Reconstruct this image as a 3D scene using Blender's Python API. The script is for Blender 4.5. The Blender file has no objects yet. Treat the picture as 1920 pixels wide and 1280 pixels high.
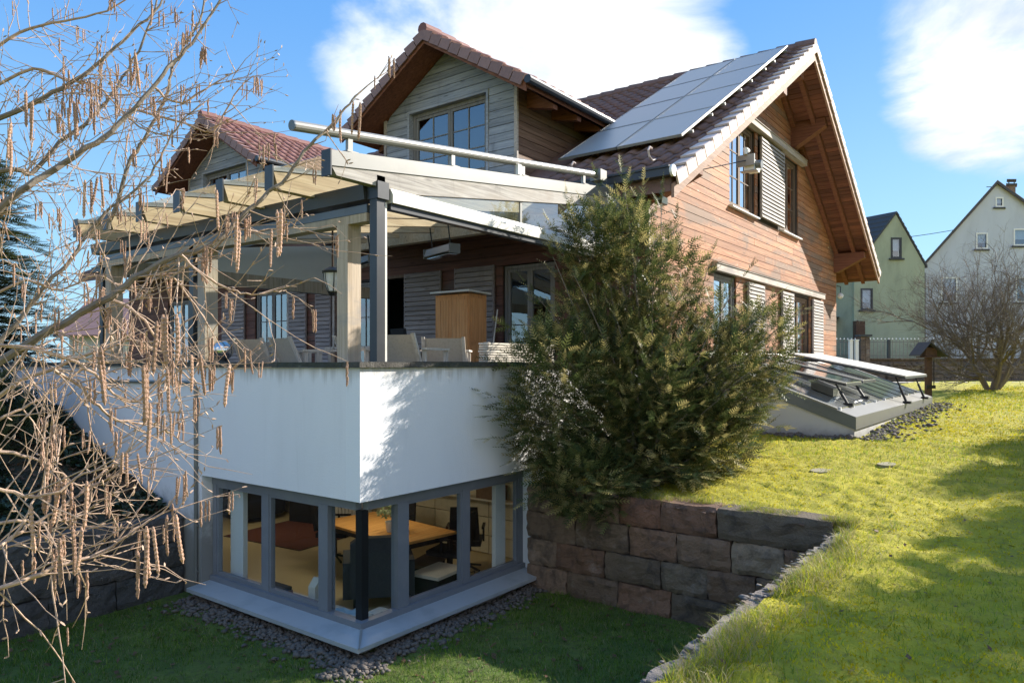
import bpy, math, random
import numpy as np
from mathutils import Vector, Matrix, noise as mnoise

random.seed(11)
rng = np.random.default_rng(11)
scene = bpy.context.scene
COL = scene.collection

# ------------------------------------------------------------------ camera, light, exposure
cam_data = bpy.data.cameras.new('camera')
cam_data.lens = 25.35
cam_data.sensor_width = 36.0
cam_data.shift_y = 0.0214
cam_data.clip_start = 0.05
cam_data.clip_end = 2000
cam = bpy.data.objects.new('camera', cam_data)
COL.objects.link(cam)
cam.location = (-4.694, -5.398, 2.832)
cam.rotation_euler = (math.radians(90), 0, math.radians(37.086 - 90))
scene.camera = cam

LIGHT = Vector((-2.0, 1.0, -1.2)).normalized()          # direction the sunlight travels
SUN_EL = math.asin(-LIGHT.z)
SUN_ROT = math.atan2(-LIGHT.x, -LIGHT.y)
sun_data = bpy.data.lights.new('sun', 'SUN')
sun_data.energy = 5.0
sun_data.angle = math.radians(0.5)
sun_data.color = (1.0, 0.93, 0.82)
sun = bpy.data.objects.new('sun', sun_data)
COL.objects.link(sun)
sun.rotation_euler = LIGHT.to_track_quat('-Z', 'Y').to_euler()
sun.location = (20, -10, 20)

scene.view_settings.view_transform = 'Standard'
scene.view_settings.look = 'None'
scene.view_settings.gamma = 1.0
scene.view_settings.use_curve_mapping = False
scene.view_settings.exposure = 1.08
scene.render.engine = 'CYCLES'
cy = scene.cycles
cy.use_denoising = True
cy.max_bounces = 8
cy.diffuse_bounces = 4
cy.glossy_bounces = 4
cy.transmission_bounces = 4
cy.transparent_max_bounces = 16
cy.caustics_reflective = False
cy.caustics_refractive = False
cy.sample_clamp_indirect = 6.0

# ------------------------------------------------------------------ node helper
class NT:
    def __init__(self, tree):
        self.t = tree
        self.n = tree.nodes
        self.n.clear()
    def add(self, typ, ins=None, **props):
        nd = self.n.new(typ)
        for k, v in props.items():
            setattr(nd, k, v)
        if ins:
            for k, v in ins.items():
                self.set(nd, k, v)
        return nd
    def set(self, nd, k, v):
        s = nd.inputs[k]
        if isinstance(v, bpy.types.NodeSocket):
            self.t.links.new(v, s)
        elif isinstance(v, bpy.types.Node):
            self.t.links.new(v.outputs[0], s)
        else:
            if isinstance(v, (tuple, list)) and len(v) == 3 and s.type == 'RGBA':
                v = (*v, 1.0)
            s.default_value = v
    def math(self, op, a, b=0.0, c=None, clamp=False):
        nd = self.add('ShaderNodeMath', operation=op, use_clamp=clamp)
        self.set(nd, 0, a); self.set(nd, 1, b)
        if c is not None: self.set(nd, 2, c)
        return nd.outputs[0]
    def mix(self, f, a, b, mode='MIX'):
        nd = self.add('ShaderNodeMix', data_type='RGBA', blend_type=mode)
        self.set(nd, 0, f); self.set(nd, 6, a); self.set(nd, 7, b)
        return nd.outputs[2]
    def ramp(self, f, stops, interp='LINEAR'):
        nd = self.add('ShaderNodeValToRGB')
        cr = nd.color_ramp
        cr.interpolation = interp
        while len(cr.elements) < len(stops): cr.elements.new(0.5)
        for e, (p, c) in zip(cr.elements, stops):
            e.position = p
            e.color = (*c, 1) if isinstance(c, (tuple, list)) else (c, c, c, 1)
        self.set(nd, 0, f)
        return nd.outputs[0]
    def noise(self, vec, scale, detail=4.0, rough=0.55, dist=0.0):
        nd = self.add('ShaderNodeTexNoise', {'Vector': vec, 'Scale': scale, 'Detail': detail, 'Roughness': rough, 'Distortion': dist})
        return nd.outputs[0]
    def mapping(self, vec, scale=(1, 1, 1), loc=(0, 0, 0), rot=(0, 0, 0)):
        nd = self.add('ShaderNodeMapping', {'Vector': vec, 'Location': loc, 'Rotation': rot, 'Scale': scale})
        return nd.outputs[0]
    def sstep(self, x, lo, hi):
        nd = self.add('ShaderNodeMapRange', {'Value': x, 'From Min': lo, 'From Max': hi}, interpolation_type='SMOOTHSTEP')
        return nd.outputs[0]
    def pos(self):
        return self.add('ShaderNodeNewGeometry').outputs['Position']
    def rnd(self):
        return self.add('ShaderNodeObjectInfo').outputs['Random']

def new_mat(name):
    m = bpy.data.materials.new(name)
    m.use_nodes = True
    t = NT(m.node_tree)
    out = t.add('ShaderNodeOutputMaterial')
    return m, t, out

def principled(t, out, **ins):
    p = t.add('ShaderNodeBsdfPrincipled', {k.replace('_', ' '): v for k, v in ins.items()})
    t.set(out, 'Surface', p)
    return p

def bump(t, h, strength=0.3, dist=0.01):
    return t.add('ShaderNodeBump', {'Height': h, 'Strength': strength, 'Distance': dist}).outputs[0]

# ------------------------------------------------------------------ world: physical sky with drifting cloud
world = bpy.data.worlds.new('World')
scene.world = world
world.use_nodes = True
wt = NT(world.node_tree)
wo = wt.add('ShaderNodeOutputWorld')
sky = wt.add('ShaderNodeTexSky', sky_type='NISHITA', sun_disc=False)
sky.sun_elevation = SUN_EL
sky.sun_rotation = SUN_ROT
sky.air_density = 1.0
sky.dust_density = 0.35
sky.ozone_density = 2.2
dirv = wt.add('ShaderNodeTexCoord').outputs['Generated']
sep = wt.add('ShaderNodeSeparateXYZ', {0: dirv})
# project the view direction on a flat cloud layer so that clouds flatten towards the horizon
zc = wt.math('MAXIMUM', sep.outputs[2], 0.0)
zz = wt.math('ADD', zc, 0.22)
cx_ = wt.math('DIVIDE', sep.outputs[0], zz)
cy_ = wt.math('DIVIDE', sep.outputs[1], zz)
cl = wt.add('ShaderNodeCombineXYZ', {0: cx_, 1: cy_, 2: 0.0}).outputs[0]
n1 = wt.noise(wt.mapping(cl, (1, 1, 1), (5.6, 1.3, 0)), 1.7, 9.0, 0.60, 0.35)
n2 = wt.noise(wt.mapping(cl, (1, 1, 1), (0.4, 2.2, 0)), 0.55, 3.0, 0.5)
def bank(c, lo, hi):
    d = wt.add('ShaderNodeVectorMath', {0: dirv, 1: c}, operation='DOT_PRODUCT').outputs['Value']
    return wt.sstep(d, lo, hi)
banks = None
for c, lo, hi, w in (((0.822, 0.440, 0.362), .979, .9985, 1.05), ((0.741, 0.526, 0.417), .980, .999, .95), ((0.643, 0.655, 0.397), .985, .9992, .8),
                     ((0.73, 0.42, 0.54), .965, .99, 1.0), ((0.936, 0.030, 0.352), .981, .9975, 1.15), ((-0.6, -0.7, 0.4), .78, .97, .95),  # first bank of this row: unseen cloud added so the solar panels reflect white
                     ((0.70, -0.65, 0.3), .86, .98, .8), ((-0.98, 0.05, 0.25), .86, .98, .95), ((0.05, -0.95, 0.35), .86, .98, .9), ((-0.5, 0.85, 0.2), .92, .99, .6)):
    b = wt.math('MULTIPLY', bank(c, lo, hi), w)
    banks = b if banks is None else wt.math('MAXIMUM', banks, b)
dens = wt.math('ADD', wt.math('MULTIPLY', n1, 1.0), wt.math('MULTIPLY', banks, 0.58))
dens = wt.math('ADD', dens, wt.math('MULTIPLY', wt.math('SUBTRACT', n2, 0.5), 0.22))
cover = wt.sstep(dens, 0.80, 1.05)
core = wt.sstep(dens, 0.92, 1.16)
n3 = wt.noise(wt.mapping(cl, (1, 1, 1), (1.2, 9.0, 0)), 2.6, 6.0, 0.55)
shade = wt.math('MULTIPLY', wt.sstep(n3, 0.44, 0.66), wt.math('SUBTRACT', 1.0, wt.math('MULTIPLY', core, 0.5)))
ccol = wt.mix(core, (6.4, 7.4, 9.0), (9.8, 9.8, 9.7))
ccol = wt.mix(wt.math('MULTIPLY', shade, 0.7), ccol, (4.4, 5.4, 7.4))
blue = wt.mix(wt.sstep(sep.outputs[2], 0.0, 0.5), (4.0, 7.4, 10.2), (1.25, 3.9, 8.9))
skyc = wt.mix(0.72, sky.outputs[0], blue)
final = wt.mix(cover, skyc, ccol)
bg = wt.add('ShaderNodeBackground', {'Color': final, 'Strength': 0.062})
wt.set(wo, 'Surface', bg)

# ------------------------------------------------------------------ mesh builder
class MB:
    def __init__(self):
        self.v = []; self.f = []; self.m = []
    def poly(self, pts, mi=0):
        b = len(self.v)
        self.v.extend([tuple(p) for p in pts])
        self.f.append(tuple(range(b, b + len(pts)))); self.m.append(mi)
    def box(self, x0, x1, y0, y1, z0, z1, mi=0):
        if x1 < x0: x0, x1 = x1, x0
        if y1 < y0: y0, y1 = y1, y0
        if z1 < z0: z0, z1 = z1, z0
        b = len(self.v)
        self.v += [(x0, y0, z0), (x1, y0, z0), (x1, y1, z0), (x0, y1, z0), (x0, y0, z1), (x1, y0, z1), (x1, y1, z1), (x0, y1, z1)]
        for q in ((0, 3, 2, 1), (4, 5, 6, 7), (0, 1, 5, 4), (1, 2, 6, 5), (2, 3, 7, 6), (3, 0, 4, 7)):
            self.f.append(tuple(b + i for i in q)); self.m.append(mi)
        return self
    def prism(self, poly, ext, mi=0):
        """closed solid: a planar polygon pushed along the vector ext"""
        n = len(poly); b = len(self.v)
        P = [Vector(p) for p in poly]; E = Vector(ext)
        nrm = Vector((0, 0, 0))
        for i in range(n): nrm += P[i].cross(P[(i + 1) % n])
        if nrm.dot(E) > 0: P = P[::-1]
        self.v += [tuple(p) for p in P] + [tuple(p + E) for p in P]
        self.f.append(tuple(range(b, b + n))); self.m.append(mi)
        self.f.append(tuple(range(b + 2 * n - 1, b + n - 1, -1))); self.m.append(mi)
        for i in range(n):
            j = (i + 1) % n
            self.f.append((b + j, b + i, b + n + i, b + n + j)); self.m.append(mi)
        return self
    def beam(self, p, q, w, h, up=(0, 0, 1), mi=0):
        p = Vector(p); q = Vector(q); d = (q - p).normalized()
        s = d.cross(Vector(up)).normalized(); u = s.cross(d).normalized()
        s *= w / 2; u *= h / 2
        self.prism([p - s - u, p + s - u, p + s + u, p - s + u], q - p, mi)
        return self
    def tube(self, pts, rad, n=6, mi=0, cap=True):
        pts = [Vector(p) for p in pts]
        if not hasattr(rad, '__len__'): rad = [rad] * len(pts)
        b = len(self.v)
        ref = None
        for i, p in enumerate(pts):
            d = (pts[min(i + 1, len(pts) - 1)] - pts[max(i - 1, 0)])
            if d.length < 1e-9: d = Vector((0, 0, 1))
            d.normalize()
            if ref is None:
                ref = Vector((0, 0, 1)) if abs(d.z) < 0.9 else Vector((1, 0, 0))
            s = d.cross(ref)
            if s.length < 1e-6: s = d.orthogonal()
            s.normalize(); u = s.cross(d).normalized(); ref = u
            for k in range(n):
                a = 2 * math.pi * k / n
                self.v.append(tuple(p + (s * math.cos(a) + u * math.sin(a)) * rad[i]))
        for i in range(len(pts) - 1):
            for k in range(n):
                k2 = (k + 1) % n
                self.f.append((b + i * n + k, b + i * n + k2, b + (i + 1) * n + k2, b + (i + 1) * n + k)); self.m.append(mi)
        if cap:
            self.f.append(tuple(b + k for k in range(n - 1, -1, -1))); self.m.append(mi)
            e = b + (len(pts) - 1) * n
            self.f.append(tuple(e + k for k in range(n))); self.m.append(mi)
        return self
    def lathe(self, c, prof, n=16, mi=0):
        b = len(self.v); c = Vector(c)
        for r, z in prof:
            for k in range(n):
                a = 2 * math.pi * k / n
                self.v.append((c.x + r * math.cos(a), c.y + r * math.sin(a), c.z + z))
        for i in range(len(prof) - 1):
            for k in range(n):
                k2 = (k + 1) % n
                self.f.append((b + i * n + k, b + i * n + k2, b + (i + 1) * n + k2, b + (i + 1) * n + k)); self.m.append(mi)
        return self
    def mesh(self, name, mats, smooth=False, origin=(0, 0, 0)):
        me = bpy.data.meshes.new(name)
        o = Vector(origin)
        me.from_pydata([(x - o.x, y - o.y, z - o.z) for x, y, z in self.v], [], self.f)
        if not isinstance(mats, (list, tuple)): mats = [mats]
        for m in mats: me.materials.append(m)
        if len(mats) > 1: me.polygons.foreach_set('material_index', self.m)
        if smooth: me.polygons.foreach_set('use_smooth', [True] * len(self.f))
        me.update()
        return me
    def build(self, name, mats, parent=None, smooth=False):
        return link(name, self.mesh(name, mats, smooth, world_loc(parent)), parent)

def world_loc(o):
    p = Vector((0, 0, 0))
    while o is not None:
        p += o.location; o = o.parent
    return p

def link(name, data, parent=None, loc=None, rot=None):
    o = bpy.data.objects.new(name, data)
    COL.objects.link(o)
    if parent is not None: o.parent = parent
    if loc is not None: o.location = Vector(loc) - world_loc(parent)
    if rot is not None: o.rotation_euler = rot
    return o

def tag(o, label=None, cat=None, group=None, kind=None):
    if label: o['label'] = label
    if cat: o['category'] = cat
    if group: o['group'] = group
    if kind: o['kind'] = kind
    return o

def thing(name, label, cat, loc=(0, 0, 0), group=None):
    o = bpy.data.objects.new(name, None)
    o.empty_display_size = 0.2
    o.location = loc
    COL.objects.link(o)
    return tag(o, label, cat, group)

def raw_mesh(name, V, F, mats, mi=None, smooth=False):
    """fast path for large meshes; F is an (n,3) or (n,4) index array"""
    me = bpy.data.meshes.new(name)
    V = np.asarray(V, np.float32); F = np.asarray(F, np.int32)
    k = F.shape[1]
    me.vertices.add(len(V)); me.vertices.foreach_set('co', V.ravel())
    me.loops.add(F.size); me.loops.foreach_set('vertex_index', F.ravel())
    me.polygons.add(len(F))
    me.polygons.foreach_set('loop_start', np.arange(len(F), dtype=np.int32) * k)
    for m in (mats if isinstance(mats, (list, tuple)) else [mats]): me.materials.append(m)
    if mi is not None: me.polygons.foreach_set('material_index', np.asarray(mi, np.int32))
    if smooth: me.polygons.foreach_set('use_smooth', np.ones(len(F), bool))
    me.update(calc_edges=True)
    return me

# ------------------------------------------------------------------ materials
def wood(name, a, b, c, axis='X', grey=None, grey_amt=0.0, flakes=0.0, scale=1.0, rough=0.75, var=0.25, stain=0.35):
    """boards: grain stretched along axis, per-board tone, weathered grey areas, dark water stains"""
    m, t, out = new_mat(name)
    pos = t.pos(); r = t.rnd()
    off = t.add('ShaderNodeCombineXYZ', {0: t.math('MULTIPLY', r, 37.0), 1: t.math('MULTIPLY', r, 19.0), 2: t.math('MULTIPLY', r, 53.0)}).outputs[0]
    p2 = t.add('ShaderNodeVectorMath', {0: pos, 1: off}, operation='ADD').outputs[0]
    lo, hi = 1.1 * scale, 26.0 * scale
    sc = {'X': (lo, hi, hi), 'Y': (hi, lo, hi), 'Z': (hi, hi, lo)}[axis]
    g = t.noise(t.mapping(p2, sc), 1.0, 6.0, 0.62, 0.6)
    g2 = t.noise(t.mapping(p2, tuple(s * 2.7 for s in sc)), 1.0, 3.0, 0.6)
    col = t.ramp(g, [(0.28, a), (0.5, b), (0.72, c)])
    col = t.mix(t.math('MULTIPLY', t.sstep(g2, 0.52, 0.68), 0.35), col, tuple(x * 0.45 for x in a))
    kn = t.add('ShaderNodeTexVoronoi', {'Vector': t.mapping(p2, {'X': (1.6, 7, 7), 'Y': (7, 1.6, 7), 'Z': (7, 7, 1.6)}[axis]), 'Scale': 1.0}).outputs['Distance']
    col = t.mix(t.math('MULTIPLY', t.sstep(kn, 0.16, 0.05), 0.6), col, tuple(x * 0.35 for x in a))
    if grey:
        wn = t.noise(t.mapping(pos, (0.45, 0.45, 1.3)), 1.0, 5.0, 0.65, 0.4)
        wn = t.math('ADD', wn, t.math('MULTIPLY', t.math('SUBTRACT', r, 0.5), 0.22))
        col = t.mix(t.math('MULTIPLY', t.sstep(wn, 0.62 - grey_amt * 0.3, 0.74 - grey_amt * 0.22), 0.85), col, grey)
    if flakes:
        fl = t.noise(t.mapping(p2, {'X': (5, 30, 30), 'Y': (30, 5, 30), 'Z': (30, 30, 5)}[axis]), 1.0, 5.0, 0.7)
        fb = t.noise(pos, 0.9, 3.0, 0.5)
        col = t.mix(t.math('MULTIPLY', t.math('MULTIPLY', t.sstep(fl, 0.60, 0.68), t.sstep(fb, 0.42, 0.62)), flakes), col, (0.62, 0.50, 0.40))
    sn = t.noise(t.mapping(pos, (1.6, 1.6, 0.5)), 1.0, 6.0, 0.7, 0.3)
    col = t.mix(t.math('MULTIPLY', t.sstep(sn, 0.55, 0.75), stain), col, tuple(x * 0.3 for x in b))
    v = t.math('ADD', 1.0 - var / 2, t.math('MULTIPLY', r, var))
    col = t.add('ShaderNodeHueSaturation', {'Color': col, 'Value': v}).outputs[0]
    principled(t, out, Base_Color=col, Roughness=rough, Normal=bump(t, g, 0.5, 0.004))
    return m

def plain(name, col, rough=0.6, metal=0.0, var=0.0, speck=0.0, bumps=0.0, scale=20.0, dark=None):
    m, t, out = new_mat(name)
    pos = t.pos()
    c = t.add('ShaderNodeRGB').outputs[0]; c.default_value = (*col, 1)
    n = t.noise(pos, scale, 5.0, 0.6)
    if speck:
        c = t.mix(t.math('MULTIPLY', t.sstep(n, 0.45, 0.72), speck), c, dark if dark else tuple(x * 0.45 for x in col))
    if var:
        v = t.math('ADD', 1.0 - var / 2, t.math('MULTIPLY', t.rnd(), var))
        c = t.add('ShaderNodeHueSaturation', {'Color': c, 'Value': v}).outputs[0]
    ins = dict(Base_Color=c, Roughness=rough, Metallic=metal)
    if bumps: ins['Normal'] = bump(t, n, bumps, 0.01)
    principled(t, out, **ins)
    return m

def glass(name, tint=(1, 1, 1), refl=1.0, ior=1.5, rough=0.0):
    m, t, out = new_mat(name)
    fr = t.add('ShaderNodeFresnel', {'IOR': ior}).outputs[0]
    fr = t.math('MULTIPLY', fr, refl, clamp=True)
    fr = t.math('MULTIPLY', fr, t.math('SUBTRACT', 1.0, t.add('ShaderNodeNewGeometry').outputs['Backfacing']))
    wob = t.noise(t.pos(), 1.3, 2.0, 0.5)
    gl = t.add('ShaderNodeBsdfGlossy', {'Color': (0.95, 0.97, 1.0), 'Roughness': rough, 'Normal': bump(t, wob, 0.04, 0.02)})
    tr = t.add('ShaderNodeBsdfTransparent', {'Color': tint})
    mx = t.add('ShaderNodeMixShader', {0: fr, 1: tr, 2: gl})
    t.set(out, 'Surface', mx)
    return m

def plaster(name, col, dirt=(0.20, 0.19, 0.18), base_z=0.0, base_h=0.5, dirt_amt=0.6, scale=1.0, drip=0.0, blotch=0.20):
    m, t, out = new_mat(name)
    pos = t.pos()
    z = t.add('ShaderNodeSeparateXYZ', {0: pos}).outputs[2]
    big = t.noise(t.mapping(pos, (1, 1, 0.35)), 1.3 * scale, 6.0, 0.62, 0.3)
    fine = t.noise(pos, 55.0, 4.0, 0.6)
    c = t.mix(t.math('MULTIPLY', t.sstep(big, 0.42, 0.75), blotch), col, tuple(x * (0.78 if blotch < .3 else .6) for x in col))
    # splash-back and algae creeping up from the ground
    h = t.math('DIVIDE', t.math('SUBTRACT', z, base_z), base_h)
    edge = t.math('ADD', h, t.math('MULTIPLY', t.math('SUBTRACT', t.noise(pos, 3.2, 6.0, 0.7), 0.5), 1.1))
    c = t.mix(t.math('MULTIPLY', t.sstep(edge, 0.85, 0.1), dirt_amt), c, dirt)
    # rain streaks
    st = t.noise(t.mapping(pos, (5.0, 5.0, 0.22)), 1.0, 7.0, 0.72, 0.8)
    c = t.mix(t.math('MULTIPLY', t.sstep(st, 0.56, 0.78), 0.09), c, dirt)
    if drip:
        dz = t.math('ADD', t.math('MULTIPLY', t.math('SUBTRACT', drip, z), 1.0), t.math('MULTIPLY', t.noise(t.mapping(pos, (9, 9, .3)), 1.0, 4.0, .65), -.55))
        c = t.mix(t.math('MULTIPLY', t.sstep(dz, -.12, -.30), .5), c, (0.30, 0.27, 0.23))
    principled(t, out, Base_Color=c, Roughness=0.9, Normal=bump(t, t.math('ADD', fine, t.math('MULTIPLY', t.noise(pos, 9.0, 5.0, .6), .8)), 0.4, 0.006))
    return m

def stone_mat(name, cols, moss=0.25):
    m, t, out = new_mat(name)
    pos = t.pos(); r = t.rnd()
    c = t.ramp(r, [(i / max(1, len(cols) - 1), k) for i, k in enumerate(cols)])
    n1 = t.noise(pos, 5.0, 8.0, 0.68, 0.4); n2 = t.noise(pos, 38.0, 6.0, 0.7)
    c = t.mix(t.math('MULTIPLY', t.sstep(n1, 0.45, 0.68), 0.65), c, (0.035, 0.03, 0.03))
    c = t.mix(t.math('MULTIPLY', t.sstep(t.noise(pos, 2.3, 6.0, 0.7), 0.56, 0.74), 0.55), c, (0.33, 0.29, 0.27))
    c = t.mix(t.math('MULTIPLY', t.sstep(t.noise(pos, 9.0, 4.0, 0.6), 0.62, 0.72), moss), c, (0.20, 0.20, 0.15))
    h = t.math('ADD', t.math('MULTIPLY', n1, 1.0), t.math('MULTIPLY', n2, 0.35))
    principled(t, out, Base_Color=c, Roughness=0.92, Normal=bump(t, h, 1.0, 0.05))
    return m

M = {}
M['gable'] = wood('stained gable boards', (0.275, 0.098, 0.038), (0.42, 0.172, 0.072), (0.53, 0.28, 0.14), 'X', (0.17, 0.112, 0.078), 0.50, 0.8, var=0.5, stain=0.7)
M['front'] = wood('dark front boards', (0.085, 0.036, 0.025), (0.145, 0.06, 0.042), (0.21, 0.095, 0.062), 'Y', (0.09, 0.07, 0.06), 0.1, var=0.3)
M['dormer'] = wood('silver weathered boards', (0.18, 0.195, 0.22), (0.32, 0.34, 0.38), (0.44, 0.455, 0.49), 'Y', (0.31, 0.28, 0.25), 0.12, var=0.42, stain=0.6)
M['dormer_side'] = wood('brown side boards', (0.12, 0.065, 0.04), (0.20, 0.115, 0.075), (0.28, 0.18, 0.12), 'X', (0.16, 0.13, 0.11), 0.2)
M['soffit'] = wood('red brown soffit boards', (0.11, 0.038, 0.02), (0.185, 0.065, 0.034), (0.25, 0.10, 0.054), 'Y', var=0.6, stain=0.3)
M['beamred'] = wood('red brown beams', (0.13, 0.045, 0.022), (0.20, 0.072, 0.036), (0.27, 0.115, 0.06), 'Y', stain=0.2)
M['bargeboard'] = wood('pink weathered bargeboard', (0.27, 0.15, 0.10), (0.38, 0.23, 0.16), (0.48, 0.32, 0.24), 'X', stain=0.25)
M['rafter'] = wood('pale rafters', (0.42, 0.28, 0.155), (0.55, 0.40, 0.235), (0.64, 0.50, 0.32), 'X', (0.42, 0.37, 0.31), 0.02, var=0.16, stain=0.18)
M['rafter_end'] = wood('bleached outer rafter', (0.20, 0.18, 0.165), (0.36, 0.335, 0.305), (0.48, 0.455, 0.42), 'X', (0.30, 0.26, 0.22), 0.3, stain=0.7)
M['post'] = wood('pale oak post', (0.33, 0.25, 0.175), (0.45, 0.36, 0.265), (0.54, 0.45, 0.35), 'Z', (0.30, 0.27, 0.24), 0.15)
M['shutter'] = wood('silver shutter slats', (0.22, 0.19, 0.17), (0.34, 0.30, 0.27), (0.45, 0.41, 0.37), 'X', (0.20, 0.17, 0.15), 0.25, var=0.4, stain=0.55)
M['shutter_front'] = wood('dull shutter slats', (0.19, 0.155, 0.145), (0.30, 0.25, 0.235), (0.40, 0.345, 0.32), 'Y', var=0.3)
M['lintel'] = wood('bleached lintel board', (0.33, 0.27, 0.22), (0.48, 0.41, 0.35), (0.60, 0.54, 0.47), 'X', (0.28, 0.25, 0.23), 0.2, stain=0.5)
M['frame'] = wood('brown window frames', (0.09, 0.055, 0.035), (0.15, 0.095, 0.06), (0.21, 0.14, 0.095), 'Z', var=0.15)
M['frame_grey'] = wood('grey window frames', (0.15, 0.14, 0.13), (0.22, 0.205, 0.19), (0.29, 0.27, 0.25), 'Z', var=0.15)
M['cabinet'] = wood('honey pine cabinet', (0.50, 0.21, 0.075), (0.66, 0.31, 0.115), (0.77, 0.41, 0.18), 'Z', var=0.15, stain=0.25)
M['teak'] = wood('silver teak', (0.40, 0.35, 0.29), (0.52, 0.47, 0.41), (0.60, 0.55, 0.48), 'Z', var=0.2)
M['teak_pale'] = wood('pale bleached slats', (0.52, 0.46, 0.38), (0.66, 0.60, 0.51), (0.74, 0.69, 0.60), 'X', var=0.25)
M['plaster'] = plaster('white render', (0.80, 0.80, 0.82), drip=2.79, base_z=0.0, base_h=0.40, dirt_amt=0.45)
M['plaster_left'] = plaster('white render with algae', (0.79, 0.78, 0.80), drip=2.79, base_z=0.55, base_h=0.95, dirt_amt=0.8, dirt=(0.10, 0.10, 0.085))
M['plinth'] = plaster('stained plinth render', (0.50, 0.46, 0.40), base_z=-0.05, base_h=0.35, dirt_amt=0.8)
M['curb'] = plaster('grey skylight curb', (0.52, 0.52, 0.52), base_z=1.5, base_h=0.35, dirt_amt=0.7)
M['green'] = plaster('mottled green render', (0.37, 0.41, 0.30), dirt=(0.17, 0.18, 0.13), base_z=2.2, base_h=2.5, dirt_amt=0.5, scale=0.8, blotch=.75)
M['turq'] = plaster('smooth turquoise render', (0.17, 0.40, 0.35), base_z=2.0, base_h=0.6, dirt_amt=0.3)
M['greywall'] = plaster('pale grey render', (0.53, 0.565, 0.64), dirt=(0.25, 0.24, 0.22), base_z=2.0, base_h=2.5, dirt_amt=0.35, scale=0.5, blotch=.45)
M['tile'] = plain('clay roof tiles', (0.185, 0.108, 0.09), 0.75, 0, 0.0, 0.6, 0.3, 9.0, (0.07, 0.055, 0.05))
M['tile_red'] = plain('red clay roof tiles', (0.205, 0.085, 0.075), 0.7, 0, 0.0, 0.4, 0.3, 7.0, (0.13, 0.06, 0.05))
M['verge'] = plain('sunlit clay verge tiles', (0.62, 0.50, 0.45), 0.7, 0, 0.28, 0.3, 0.3, 14.0, (0.42, 0.31, 0.27))  # same clay as verge_red, lightened: sunlight put into the colour
M['verge_red'] = plain('red clay verge tiles', (0.275, 0.165, 0.15), 0.7, 0, 0.3, 0.35, 0.3, 14.0, (0.15, 0.09, 0.08))
M['slate'] = plain('dark slate', (0.055, 0.058, 0.065), 0.7, 0, 0.3, 0.3, 0.3, 6.0)
M['dark_metal'] = plain('anthracite metal', (0.040, 0.044, 0.052), 0.38, 0.2, 0.0, 0.3, 0.05, 4.0, (0.075, 0.078, 0.082))
M['black'] = plain('black finish', (0.012, 0.012, 0.014), 0.4)
M['blackcloth'] = plain('black upholstery', (0.016, 0.016, 0.018), 0.85, bumps=0.3, scale=60)
M['zinc'] = plain('grey zinc cladding', (0.20, 0.20, 0.19), 0.42, 0.35, 0.0, 0.25, 0.06, 3.0, (0.14, 0.145, 0.14))
M['zinc_dark'] = plain('dark zinc sheet', (0.13, 0.15, 0.175), 0.4, 0.35, 0.0, 0.3, 0.06, 3.0)
M['alu'] = plain('brushed aluminium', (0.31, 0.30, 0.28), 0.38, 0.2, 0.0, 0.3, 0.05, 5.0, (0.26, 0.25, 0.235))
M['alu_white'] = plain('off white aluminium', (0.72, 0.69, 0.63), 0.4, 0.0, 0.0, 0.2, 0.0, 6.0, (0.6, 0.58, 0.53))
M['sill'] = plain('sheet metal sill', (0.43, 0.46, 0.49), 0.40, 0.1, 0.0, 0.4, 0.08, 3.5, (0.24, 0.28, 0.31))
M['win_alu'] = plain('grey window metal', (0.185, 0.197, 0.225), 0.42, 0.0, 0.0, 0.35, 0.05, 5.0, (0.25, 0.26, 0.28))
M['white'] = plain('white paint', (0.78, 0.78, 0.76), 0.5, 0, 0, 0.15, 0, 8.0, (0.62, 0.62, 0.6))
M['steel'] = plain('polished steel', (0.62, 0.64, 0.66), 0.14, 1.0)
M['canvas'] = plain('beige canvas', (0.46, 0.405, 0.335), 0.9, 0, 0.12, 0.3, 0.2, 40.0)
M['curtain'] = plain('white curtain', (0.75, 0.76, 0.78), 0.9, 0, 0.1, 0.2, 0.1, 12.0)
M['darkroom'] = plain('dark room', (0.06, 0.05, 0.045), 0.9)
M['floor_in'] = plain('ochre floor', (0.55, 0.45, 0.26), 0.45, 0, 0, 0.25, 0.0, 3.0, (0.46, 0.37, 0.21))
M['wall_in'] = plain('cream inner wall', (0.76, 0.70, 0.52), 0.9, 0, 0, 0.15, 0.05, 3.0)
M['block_in'] = plain('cream block', (0.72, 0.66, 0.50), 0.85, 0, 0.22, 0.25, 0.2, 9.0)
M['rug'] = plain('rust rug', (0.13, 0.038, 0.022), 0.95, 0, 0, 0.4, 0.3, 30.0)
M['tabletop'] = wood('orange table top', (0.55, 0.24, 0.05), (0.66, 0.32, 0.08), (0.74, 0.41, 0.13), 'X', stain=0.05)
M['armchair'] = plain('charcoal armchair', (0.055, 0.06, 0.07), 0.85, 0, 0, 0.3, 0.3, 40.0)
M['paper'] = plain('cream paper', (0.72, 0.68, 0.58), 0.8, 0, 0.2, 0.15, 0, 15.0)
M['bluecloth'] = plain('pale blue cloth', (0.42, 0.58, 0.66), 0.9, 0, 0, 0.4, 0.3, 8.0, (0.6, 0.68, 0.7))
M['redbox'] = plain('red cardboard', (0.5, 0.05, 0.035), 0.7)
M['greenbox'] = plain('green cardboard', (0.04, 0.14, 0.06), 0.7)
M['woodbox'] = plain('brown box', (0.20, 0.13, 0.08), 0.7, 0, 0.2, 0.3)
M['bluecar'] = plain('blue car paint', (0.03, 0.05, 0.25), 0.25, 0.1)
M['rust'] = plain('rusty steel', (0.10, 0.055, 0.035), 0.85, 0, 0, 0.5, 0.3, 14.0)
M['glass'] = glass('window glass', (0.94, 0.97, 0.98), 1.25, 1.5)
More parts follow.
